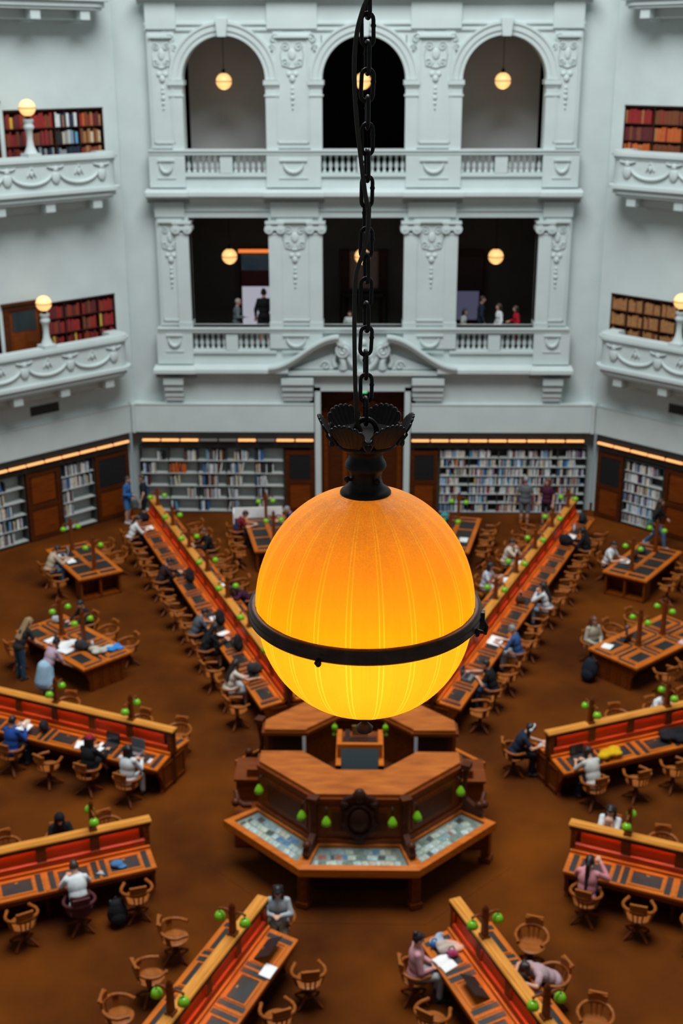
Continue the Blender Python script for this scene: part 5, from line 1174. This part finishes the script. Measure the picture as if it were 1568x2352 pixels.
def bag(label, loc, rz, m, sc=1.0, name='bag'):
    b = [((0, 0, .13 * sc), (.17 * sc, .10 * sc, .13 * sc)), ((.05 * sc, 0, .10 * sc), (.15 * sc, .12 * sc, .10 * sc)), ((-.07 * sc, .01, .17 * sc), (.09 * sc, .08 * sc, .10 * sc))]
    return lump(name, label, 'bag', loc, rz, b, m, extra=lambda t: strap(t, [(-.10 * sc, .03, .22 * sc), (-.05 * sc, .04, .32 * sc), (.06 * sc, .04, .32 * sc), (.11 * sc, .03, .2 * sc)]))
def backpack(label, loc, rz, m, sc=1.0):
    b = [((0, 0, .22 * sc), (.17 * sc, .12 * sc, .22 * sc)), ((0, -.09 * sc, .15 * sc), (.13 * sc, .07 * sc, .13 * sc)), ((0, .02, .38 * sc), (.12 * sc, .09 * sc, .09 * sc))]
    def ex(t):
        for s in (-1, 1): strap(t, [(s * .08 * sc, .08 * sc, .42 * sc), (s * .10 * sc, .16 * sc, .30 * sc), (s * .09 * sc, .12 * sc, .08 * sc)], .018 * sc)
        MB().tube([(-.04, .05 * sc, .45 * sc), (0, .05 * sc, .50 * sc), (.04, .05 * sc, .45 * sc)], .01, 6).build('handle', BLACK, t)
    return lump('backpack', label, 'backpack', loc, rz, b, m, extra=ex)
def cloth_heap(label, loc, rz, m, sc=1.0, seed=1, name='folded_jacket', cat='clothing'):
    r = random.Random(seed); b = [((r.uniform(-.18, .18) * sc, r.uniform(-.12, .12) * sc, r.uniform(.03, .07) * sc), (r.uniform(.08, .15) * sc, r.uniform(.06, .10) * sc, r.uniform(.04, .08) * sc)) for _ in range(7)] + [((0, 0, .04 * sc), (.17 * sc, .12 * sc, .05 * sc))]
    mb = MB()
    for c, q in b: mb.ball(c, q, 10, 8)
    o = link(name, remesh(mb, name, m, .016, 3), None, loc, rz); return tag(o, label, cat)
def bottle(label, loc, m, h=.22):
    t = thing('bottle', label, 'bottle', loc); MB().lathe([(.033, 0), (.036, .02), (.036, h * .65), (.018, h * .82), (.016, h * .9)], 12).build('body', m, t)
    MB().lathe([(.018, h * .9), (.018, h), (.0, h)], 10).build('bottle_cap', mat('cap_blue', (.2, .35, .6), .5), t); return t
def at3(p): return p[0]
BLKC = cmat((.012, .012, .014)); BLUC = cmat((.04, .22, .55)); 
# far left desk
open_book('open white book before the reader in white, outer end of the far left desk', desk_at('VL', 17.0, -.42))
bag('black bag at the very end of the far left desk', at3(desk_at('VL', 17.75, -.42)), .4, BLKC, 1.1)
for r, w in ((12.2, 'beside the person in dark brown'), (9.08, 'beyond the grey t-shirt'), (7.42, 'beyond the black dress')):
    backpack('black bag propped on the far left desk, %s' % w, at3(desk_at('VL', r, -.34)), 1.0, BLKC, .92)
sheet('white paper in front of the person in a black dress', desk_at('VL', 8.55, -.40, turn=.3)); open_book('open book before the slate grey t-shirt, far left desk', desk_at('VL', 9.55, -.40), sc=.62)
bag('grey and black bag near the inner end of the far left desk', at3(desk_at('VL', 6.05, -.35)), .6, cmat((.03, .032, .036)), 1.15)
sheet('white sheets under the person in black and maroon', desk_at('VL', 11.75, .45, turn=.4), .34, .3); open_book('second white book beside the person in black and maroon', desk_at('VL', 11.1, .40, turn=-.4))
# far right desk
bag('black bag lying on the far right desk next to the person in black', at3(desk_at('VR', 15.6, .40)), .2, BLKC, 1.3)
open_book('book before the person dressed all in black', desk_at('VR', 16.35, .42)); bag('long dark bag at the outer end of the far right desk', at3(desk_at('VR', 17.8, .42)), 1.2, cmat((.025, .027, .03)), 1.2)
bottle('pale bottle on the far right desk by the outer end', at3(desk_at('VR', 16.95, .36)), mat('bottle_clear', (.55, .62, .68), .2))
open_book('open white papers before the person in the blue shirt', desk_at('VR', 8.15, .42), sc=1.35)
laptop('small grey laptop near the inner end of the far right desk', desk_at('VR', 5.95, .38))
bag('brown bag on the far right desk by the white jumper', at3(desk_at('VR', 10.7, .34)), .5, cmat((.07, .03, .015)), .9); bottle('dark bottle beside the brown bag, far right desk', at3(desk_at('VR', 10.95, .30)), BLACK, .26)
open_book('cream book held down by the person in the pale shirt', desk_at('VR', 12.2, -.45, turn=.2)); open_book('striped pale notebook beside the person in the cream jumper', desk_at('VR', 13.6, -.50, turn=.2), BOOKC['grey'])
# middle left desk
laptop('black laptop with dark screen, left of the white shirt', desk_at('UL', 5.85, -.30), mat('laptop_black', (.012, .012, .013), .4), ang=1.75)
laptop('grey laptop before the person in the white shirt', desk_at('UL', 5.2, -.30), screen=mat('screen_grey', (.10, .12, .14), .3), ang=1.75)
sheet('white notebook left of the red cap', desk_at('UL', 6.5, -.50, turn=.3), .22, .28, th=.012); sheet('white notebook right of the red cap', desk_at('UL', 6.02, -.42, turn=-.2), .2, .28, th=.012)
tag(MB().box(-.04, .04, -.08, .08, 0, .010).box(-.036, .036, -.075, .075, .010, .012).build('phone', mat('phone_white', (.6, .6, .62), .3), None, *desk_at('UL', 4.72, -.48)[:1], rot=desk_at('UL', 4.72, -.48)[1]), 'white phone lying at the inner end of the middle left desk', 'phone')
bag('black bag on the middle left desk near the blue jumper', at3(desk_at('UL', 7.6, -.33)), 1.9, cmat((.02, .022, .025)), .95)
tag(MB().lathe([(.05, 0), (.07, .02), (.075, .09), (.07, .10), (.065, .09), (.0, .02)], 14).build('cup', mat('cup_cream', (.6, .55, .42), .5), None, at3(desk_at('UL', 8.1, -.28))), 'cream cup on the middle left desk beside the black bag', 'cup')
open_book('white book in the hands of the person in a blue jumper', (( *desk_at('UL', 7.98, -.58)[0][:2], .90), desk_at('UL', 7.98, -.58)[1]))
# middle right desk
cloth_heap('bright yellow bag on the middle right desk', at3(desk_at('UR', 5.65, .44, .02)), .3, cmat((.62, .36, .005)), 1.15, 4, 'yellow_bag', 'bag')
laptop('dark laptop hidden by the person beside the yellow bag', desk_at('UR', 5.0, .34), mat('laptop_black', (.012, .012, .013), .4), ang=1.8)
cloth_heap('black coat heaped on the middle right desk at the picture edge', at3(desk_at('UR', 7.5, .42)), .3, BLKC, 1.6, 5)
sheet('white sheet on the far side of the middle right desk', desk_at('UR', 7.2, -.55)); laptop('silver laptop at the rounded end of the middle right desk', desk_at('UR', 4.62, -.45, turn=.7), mat('laptop_silver', (.45, .47, .5), .4), ang=2.3)
# lower desks
lump('sun_hat', 'blue fabric cap lying on the lower left desk', 'cap', at3(desk_at('DL', 5.12, -.44)), .4, [((0, 0, .05), (.13, .10, .06)), ((.08, -.08, .02), (.10, .07, .02))], cmat((.06, .17, .34)), extra=lambda t: MB().ball((0, 0, .11), .012).build('button', BLUC, t))
backpack('black backpack on the floor beside the lower left desk chairs', (-4.45, -3.1, 0), .4, BLKC, 1.15)
cloth_heap('tangled white headphone cable on the lower left desk', at3(desk_at('DL', 5.45, -.55)), 0, cmat((.4, .42, .43)), .35, 9, 'headphone_cable', 'cable')
# bottom desks
tag(MB().box(-.15, .15, -.105, .105, 0, .022).box(-.148, .152, -.10, .10, .004, .018).build('white_book', PAPER, None, desk_at('BL', 5.38, -.60)[0], rot=desk_at('BL', 5.38, -.60)[1]), 'plain white book at the edge of the bottom left desk', 'book')
tag(MB().lathe([(.0, 0), (.055, 0), (.06, .004), (.045, .008), (.0, .009)], 16).build('sticker_disc', mat('lilac_disc', (.42, .36, .62), .5), None, desk_at('BL', 6.02, .42)[0], rot=desk_at('BL', 6.02, .42)[1]), 'small round lilac disc on the left side of the bottom left desk', 'disc')
cloth_heap('heap of cream and grey clothes on the bottom right desk', at3(desk_at('BR', 4.85, .30)), .5, cmat((.46, .38, .32)), 1.0, 12); bag('pink pouch in front of the clothes heap, bottom right desk', at3(desk_at('BR', 5.05, .38)), .3, cmat((.45, .06, .16)), .55, 'pouch')
cloth_heap('pale blue scarf on the bottom right desk', at3(desk_at('BR', 4.62, .42)), 1.0, cmat((.30, .40, .50)), .7, 13, 'scarf'); bag('small blue bag beside the scarf, bottom right desk', at3(desk_at('BR', 4.72, .55)), .2, cmat((.03, .12, .34)), .5)
open_book('open cream notebook before the person in pale pink', desk_at('BR', 5.12, .55, turn=.2), BOOKC['cream'])
# tables
laptop('white-backed laptop on the far left square table', tab_at('A', .60, .45, -.2), mat('laptop_white', (.6, .62, .64), .4), ang=1.9)
open_book('open book by the beige jumper on the far left square table', tab_at('A', .1, .38))
laptop('black laptop on the far right square table', tab_at('E', .0, .40), mat('laptop_black', (.012, .012, .013), .4)); bag('dark blue bag on the far right square table', at3(tab_at('E', .55, .30)), .3, cmat((.015, .035, .08)), .9); sheet('white papers by the white t-shirt, far right square table', tab_at('E', -.35, .45, .2), .3, .3)
laptop('dark laptop on the right-hand table by the jacketed reader', tab_at('F', -.55, .45), mat('laptop_black', (.012, .012, .013), .4)); bottle('dark steel bottle on the right-hand table', at3(tab_at('F', -.25, .58)), mat('steel', (.10, .11, .12), .3, metal=.6), .27)
sheet('white papers on the corner of the right-hand table', tab_at('F', -1.15, .50, .3), .3, .26); bottle('pale blue bottle on the right-hand table near the picture edge', at3(tab_at('F', .62, -.62)), mat('bottle_blue', (.40, .50, .66), .3)); sheet('pink paper packet by the pale blue bottle', tab_at('F', .50, -.64, .2), .24, .18, mat('pink_paper', (.62, .40, .40), .7), .02)
backpack('dark blue backpack on the floor against the right-hand table', (5.85, 6.65, 0), -.7, cmat((.010, .014, .022)), 1.35)
for k, (x, y, tr) in enumerate(((-.35, .45, .2), (-.05, .30, -.4), (.35, .40, .1))): sheet('white papers, %s pile on the cluttered table' % ('near', 'middle', 'far')[k], tab_at('B', x, y, tr), .36, .32, th=.02)
open_book('open book propped by the lamp on the cluttered table', tab_at('B', -.15, .05, .4), sc=1.1); cloth_heap('cream jacket on the cluttered table', at3(tab_at('B', -1.05, -.15)), .3, cmat((.44, .43, .36)), 1.2, 21); cloth_heap('bright blue cloth hanging over the edge of the cluttered table', at3(tab_at('B', -1.22, -.42, dz=.02)), .8, cmat((.03, .22, .62)), .9, 22, 'blue_cloth')
bag('dark grey bag on the cluttered table', at3(tab_at('B', -.62, .15)), .4, cmat((.03, .032, .034)), 1.1); bottle('white cup-like flask on the cluttered table', at3(tab_at('B', -.55, -.22)), PAPER, .14); bag('red pouch on the cluttered table by the standing fair-haired person', at3(tab_at('B', .05, .62)), .4, cmat((.40, .03, .02)), .4, 'pouch'); bag('pale bag at the far end of the cluttered table', at3(tab_at('B', 1.25, -.30)), .4, cmat((.40, .44, .48)), .8)
t = thing('display_board', 'white folding board on the table left of the globe lamp', 'board', (*tloc('C', 1.42, .15), .756), math.radians(6)); MB().box(-.85, .75, -.02, .02, 0, .36).build('front_panel', PAPER, t); MB().box(-.87, -.83, -.55, .02, 0, .36).build('side_panel', PAPER, t)
open_book('white book on the table right of the globe lamp', tab_at('D', -.55, -.38)); bag('teal bag at the far end of the table right of the globe', at3(tab_at('D', 1.1, .45)), .2, cmat((.02, .30, .32)), 1.0)
MT = lump('shoulder_bag', 'grey bag carried between the two people by the left bookshelf', 'bag', (-7.72, 17.72, .62), .2, [((0, 0, .17), (.14, .09, .18)), ((0, -.03, .1), (.12, .10, .10))], cmat((.06, .065, .062)), extra=lambda t: strap(t, [(-.08, 0, .32), (0, 0, .52), (.08, 0, .32)]))
lump('shoulder_bag', 'teal bag hanging at the side of the walking person', 'bag', (9.28, 15.72, .70), .6, [((0, 0, .20), (.17, .08, .20)), ((0, 0, .12), (.18, .09, .13))], cmat((.03, .13, .14)), extra=lambda t: strap(t, [(-.10, 0, .36), (0.06, 0, .70), (.12, 0, .36)]))
# ================================================================== THE BIG PENDANT LAMP
PX = 0.0011177     # metres per picture pixel at the lamp
LC = Vector((0.06575, -19.14875, 13.7227))
def glass_mat(name, c, dust):
    m = bpy.data.materials.new(name); m.use_nodes = True; nt = m.node_tree; out = nt.nodes['Material Output']; nt.nodes.remove(nt.nodes['Principled BSDF'])
    tr = nt.nodes.new('ShaderNodeBsdfTranslucent'); df = nt.nodes.new('ShaderNodeBsdfDiffuse'); gl = nt.nodes.new('ShaderNodeBsdfGlossy'); mx = nt.nodes.new('ShaderNodeMixShader'); m2 = nt.nodes.new('ShaderNodeMixShader')
    tr.inputs[0].default_value = (*c, 1); df.inputs[0].default_value = (*c, 1); gl.inputs['Roughness'].default_value = .25; mx.inputs[0].default_value = .30; m2.inputs[0].default_value = .012
    nt.links.new(tr.outputs[0], mx.inputs[1]); nt.links.new(df.outputs[0], mx.inputs[2]); nt.links.new(mx.outputs[0], m2.inputs[1]); nt.links.new(gl.outputs[0], m2.inputs[2])
    last = m2
    if dust:       # settled dust: grey-tan speckle on faces that look upwards
        tc = nt.nodes.new('ShaderNodeTexCoord'); nz = nt.nodes.new('ShaderNodeTexNoise'); nz.inputs['Scale'].default_value = 230; nz.inputs['Detail'].default_value = 3
        n2 = nt.nodes.new('ShaderNodeTexNoise'); n2.inputs['Scale'].default_value = 9
        ge = nt.nodes.new('ShaderNodeNewGeometry'); sx = nt.nodes.new('ShaderNodeSeparateXYZ'); mr = nt.nodes.new('ShaderNodeMapRange'); mr.inputs[1].default_value = .10; mr.inputs[2].default_value = 1.0; mr.inputs[3].default_value = .02; mr.inputs[4].default_value = .80
        rp = nt.nodes.new('ShaderNodeMapRange'); rp.inputs[1].default_value = .35; rp.inputs[2].default_value = .65; rp.inputs[3].default_value = .55; rp.inputs[4].default_value = 1.0
        ml = nt.nodes.new('ShaderNodeMath'); ml.operation = 'MULTIPLY'; md = nt.nodes.new('ShaderNodeMath'); md.operation = 'MULTIPLY'; r2 = nt.nodes.new('ShaderNodeMapRange'); r2.inputs[3].default_value = .6; r2.inputs[4].default_value = 1.25
        dd = nt.nodes.new('ShaderNodeBsdfDiffuse'); dd.inputs[0].default_value = (.34, .21, .13, 1); m3 = nt.nodes.new('ShaderNodeMixShader')
        nt.links.new(tc.outputs['Object'], nz.inputs['Vector']); nt.links.new(tc.outputs['Object'], n2.inputs['Vector']); nt.links.new(nz.outputs['Fac'], rp.inputs[0]); nt.links.new(n2.outputs['Fac'], r2.inputs[0])
        nt.links.new(tc.outputs['Normal'], sx.inputs[0]); nt.links.new(sx.outputs['Z'], mr.inputs[0]); nt.links.new(mr.outputs[0], ml.inputs[0]); nt.links.new(rp.outputs[0], ml.inputs[1]); nt.links.new(ml.outputs[0], md.inputs[0]); nt.links.new(r2.outputs[0], md.inputs[1])
        nt.links.new(md.outputs[0], m3.inputs[0]); nt.links.new(m2.outputs[0], m3.inputs[1]); nt.links.new(dd.outputs[0], m3.inputs[2]); last = m3
    nt.links.new(last.outputs[0], out.inputs[0]); return m
GU = [glass_mat('amber_glass_dusty', (.92, .40, .010), True), glass_mat('amber_flute_dusty', (.99, .56, .03), True)]; GD = [glass_mat('amber_glass', (.92, .46, .030), False), glass_mat('amber_flute', (.99, .62, .09), False)]
lamp = thing('pendant_lamp', 'large glowing amber glass globe lamp hanging on a black chain', 'lamp', LC)
NS = 22
def lobes(q, z):
    p = (q * NS / (2 * PI) + .5) % 1.0; d = abs(p - .5)        # 0 in the middle of a panel... .5 at the rib pair
    e = .5 - d
    rib = math.exp(-((e - .055) / .022) ** 2) * .010 - math.exp(-(e / .030) ** 2) * .004
    return 1 + .010 * (1 - (2 * d) ** 2) + rib
A_ = 249 * PX
prof = []
for i in range(33):
    q = PI / 2 * i / 32; zz = .006 + 1.125 * A_ * math.sin(q); rr = A_ * math.cos(q) ** .95
    if rr < .035: break
    prof.append((rr, zz))
def shade(name, prof, m, th):
    mb = MB(); n = NS * 22; mb.lathe(prof, n, lobes=lambda q, z: lobes(q, z)); mb.f = [f for f in mb.f if len(f) == 4]; mb.sm = mb.sm[:len(mb.f)]; mb.mi = mb.mi[:len(mb.f)]
    for i, f in enumerate(mb.f):
        e = (i % n) % 22; mb.mi[i] = 1 if e in (1, 20) else 0
    return mb.build(name, m, lamp)
shade('upper_shade', prof, GU, 0)
lprof = []
for i in range(33):
    q = PI / 2 * i / 32; zz = -.006 - 1.00 * A_ * math.sin(q); rr = A_ * .985 * math.cos(q) ** .96
    if rr < .036: break
    lprof.append((rr, zz))
shade('lower_shade', lprof, GD, 0)
# metal band round the middle
mb = MB(); RO = 267 * PX
mb.lathe([(RO - .030, .016), (RO - .012, .022), (RO - .003, .018), (RO + .001, .008), (RO - .004, .003), (RO - .002, -.004), (RO, -.012), (RO - .008, -.020), (RO - .022, -.022), (RO - .030, -.014), (RO - .030, .016)], 96); mb.f = [f for f in mb.f if len(f) == 4]; mb.sm = mb.sm[:len(mb.f)]; mb.mi = mb.mi[:len(mb.f)]
band = mb.build('metal_band', BRONZE, lamp)
for q in (-1.95, .25 - .62, 1.2, 2.6): MB().ball((RO * math.cos(q), RO * math.sin(q), -.020), (.008, .008, .010), 10, 6).cap((RO * math.cos(q), RO * math.sin(q), -.012), ((RO + .012) * math.cos(q), (RO + .012) * math.sin(q), -.014), .005, .005, 8).build('screw', IRON, band)
q = -.16; MB().box(-.005, .008, -.010, .010, -.045, .012).tube([(.004, 0, -.012), (.014, .0, -.03), (.010, 0, -.05)], .005, 7).build('latch', IRON, band, ((RO) * math.cos(q), RO * math.sin(q), 0), q)
fl = MB(); fl.lathe([(A_ * .955, .012), (A_ * 1.0, .017), (RO - .016, .018), (RO - .016, .012), (A_ * .955, .006)], 96); fl.f = [f for f in fl.f if len(f) == 4]; fl.sm = fl.sm[:len(fl.f)]; fl.mi = fl.mi[:len(fl.f)]
fl.build('glass_flange', glass_mat('amber_flange', (.75, .26, .03), False), lamp)
# finial
MB().lathe([(.040, -A_ + .012), (.039, -A_ - .022), (.034, -A_ - .034), (.012, -A_ - .040), (.009, -A_ - .056), (.013, -A_ - .060), (.023, -A_ - .070), (.021, -A_ - .080), (.006, -A_ - .088), (0, -A_ - .089)], 24).build('finial', BRONZE, lamp)
# neck
ZN = .311
MB().lathe([(.060, ZN - .006), (.0635, ZN - .002), (.0635, ZN + .005), (.0605, ZN + .009), (.055, ZN + .013), (.047, ZN + .019), (.043, ZN + .025), (.039, ZN + .036), (.038, ZN + .047), (.041, ZN + .056), (.047, ZN + .063), (.0515, ZN + .071), (.050, ZN + .080), (.043, ZN + .091), (.0415, ZN + .100), (.046, ZN + .111), (.060, ZN + .118), (.0775, ZN + .126), (.079, ZN + .132), (.072, ZN + .136), (.02, ZN + .136)], 48).build('neck', IRON, lamp)
for q in (-2.75, -.95, 1.1): MB().cap((.034 * math.cos(q), .034 * math.sin(q), ZN + .038), (.050 * math.cos(q), .050 * math.sin(q), ZN + .042), .004, .004, 8).ball((.050 * math.cos(q), .050 * math.sin(q), ZN + .042), .008, 10, 6).build('thumb_screw', IRON, lamp)
# crown of acanthus leaves
ZK = ZN + .132
crown = MB().lathe([(.02, ZK), (.066, ZK + .002), (.076, ZK + .010), (.086, ZK + .022), (.083, ZK + .024), (.072, ZK + .014), (.060, ZK + .008), (.0, ZK + .006)], 48).build('crown', mat('crown_black', (.008, .007, .006), .85, spec=.15), lamp)
for k in range(6):
    mb = MB(); W_, H_ = .088, .066; nu, nv = 42, 14; vs = []
    for j in range(nv + 1):
        for i in range(nu + 1):
            u, v = (i / nu - .5) * 2, j / nv
            lob = abs(math.cos(u * 3.5 * PI)) ** .6                      # seven rounded lobes along the rim
            w = W_ / 2 * (.62 + .38 * math.sin(min(1, v * 1.5) * PI / 2))
            hgt = H_ * v * (1 - .34 * abs(u) ** 2.4) * (1 - .10 * (1 - lob) * v ** 3)
            rr = .078 + .026 * math.sin(v * PI / 2) + .007 * v ** 3 + (.0035 * (lob - .5)) * v + .004 * (1 - u * u) * v
            q = u * w / .100
            vs.append((rr * math.cos(q), rr * math.sin(q), ZK + .004 + hgt))
    fs = [(j * (nu + 1) + i, j * (nu + 1) + i + 1, (j + 1) * (nu + 1) + i + 1, (j + 1) * (nu + 1) + i) for j in range(nv) for i in range(nu)]
    mb.add(vs, fs, True)
    o = mb.build('acanthus_leaf', IRON, crown, rotz=PI / 3 * k + .06); sm = o.modifiers.new('s', 'SOLIDIFY'); sm.thickness = .005; sm.offset = 0
    mb = MB(); q = PI / 6
    for s in (-1, 1): mb.tube([(.088 * math.cos(s * .05), .088 * math.sin(s * .05), ZK + .006), (.097 * math.cos(s * .10), .097 * math.sin(s * .10), ZK + .020), (.104 * math.cos(s * .06), .104 * math.sin(s * .06), ZK + .031), (.101 * math.cos(s * .02), .101 * math.sin(s * .02), ZK + .024)], [.004, .005, .006, .004], 7)
    mb.ball((.098, 0, ZK + .012), (.006, .008, .010), 8, 6).build('leaf_bud', IRON, crown, rotz=PI / 3 * k + .06 + PI / 6)
# hook ring and chain
ZR = ZK + .026
rg = MB().tube([(.026 * math.cos(2 * PI * k / 24), 0, ZR + .002 + .030 * math.sin(2 * PI * k / 24)) for k in range(24)], .0065, 8, True); rg.M = Matrix.Rotation(.15, 4, 'Z'); rg.build('hook_ring', IRON, lamp)
cm_ = MB(); LL, LW = .034, .0135
path = [(LW * math.cos(q), 0, (LL - LW) + LW * math.sin(q)) for q in [PI * k / 8 for k in range(9)]] + [(LW * math.cos(q), 0, -(LL - LW) + LW * math.sin(q)) for q in [PI + PI * k / 8 for k in range(9)]]
cm_.tube(path, .0048, 8, True); cm_.ball((LW, 0, .008), .0062, 8, 6); linkm = cm_.mesh('chain_link', IRON)
ch = bpy.data.objects.new('chain', None); COL.objects.link(ch); ch.parent = lamp; ch.location = (0, 0, ZR + .028)
z = .024; k = 0; rl_ = random.Random(3)
while z < 1.55:
    o = link('chain_link', linkm, ch, (rl_.uniform(-.001, .001), 0, z), rot=(0, rl_.uniform(-.05, .05), (.25 if k % 2 else .25 + PI / 2) + rl_.uniform(-.22, .22))); z += .0575; k += 1
pts = [(-.012, -.01, ZK + .03)]
for yy, xx in ((960, -19), (900, -22), (830, -24), (700, -25), (610, -22), (560, -8), (515, 1), (465, 3), (420, -4), (350, -12), (250, -22), (150, -26), (80, -21), (30, -9), (0, 2), (-60, 10)):
    pts.append((xx * .00112, -.016, .5 + (963 - yy) / 963 * .955))
def cr_spline(P, n=6):
    P = [Vector(p) for p in P]; out = []
    for i in range(len(P) - 1):
        p0, p1, p2, p3 = P[max(0, i - 1)], P[i], P[i + 1], P[min(len(P) - 1, i + 2)]
        for k in range(n):
            t = k / n; out.append(.5 * ((2 * p1) + (p2 - p0) * t + (2 * p0 - 5 * p1 + 4 * p2 - p3) * t * t + (3 * p1 - p0 - 3 * p2 + p3) * t ** 3))
    return out + [P[-1]]
MB().tube(cr_spline(pts), .0052, 8).build('power_cable', mat('cable', (.030, .022, .016), .75), lamp)
# bulbs inside the globe
for k in range(3):
    bl = bpy.data.lights.new('lamp_bulb', 'POINT'); bl.energy = 1.85; bl.color = (1.0, .72, .24); bl.shadow_soft_size = .035
    o = bpy.data.objects.new('lamp_bulb', bl); COL.objects.link(o); o.parent = lamp; q = 2 * PI * k / 3 - PI / 2; o.location = (.10 * math.cos(q), .10 * math.sin(q), -.03)
# ------------------------------------------------------------------ tidy
bpy.context.view_layer.update()
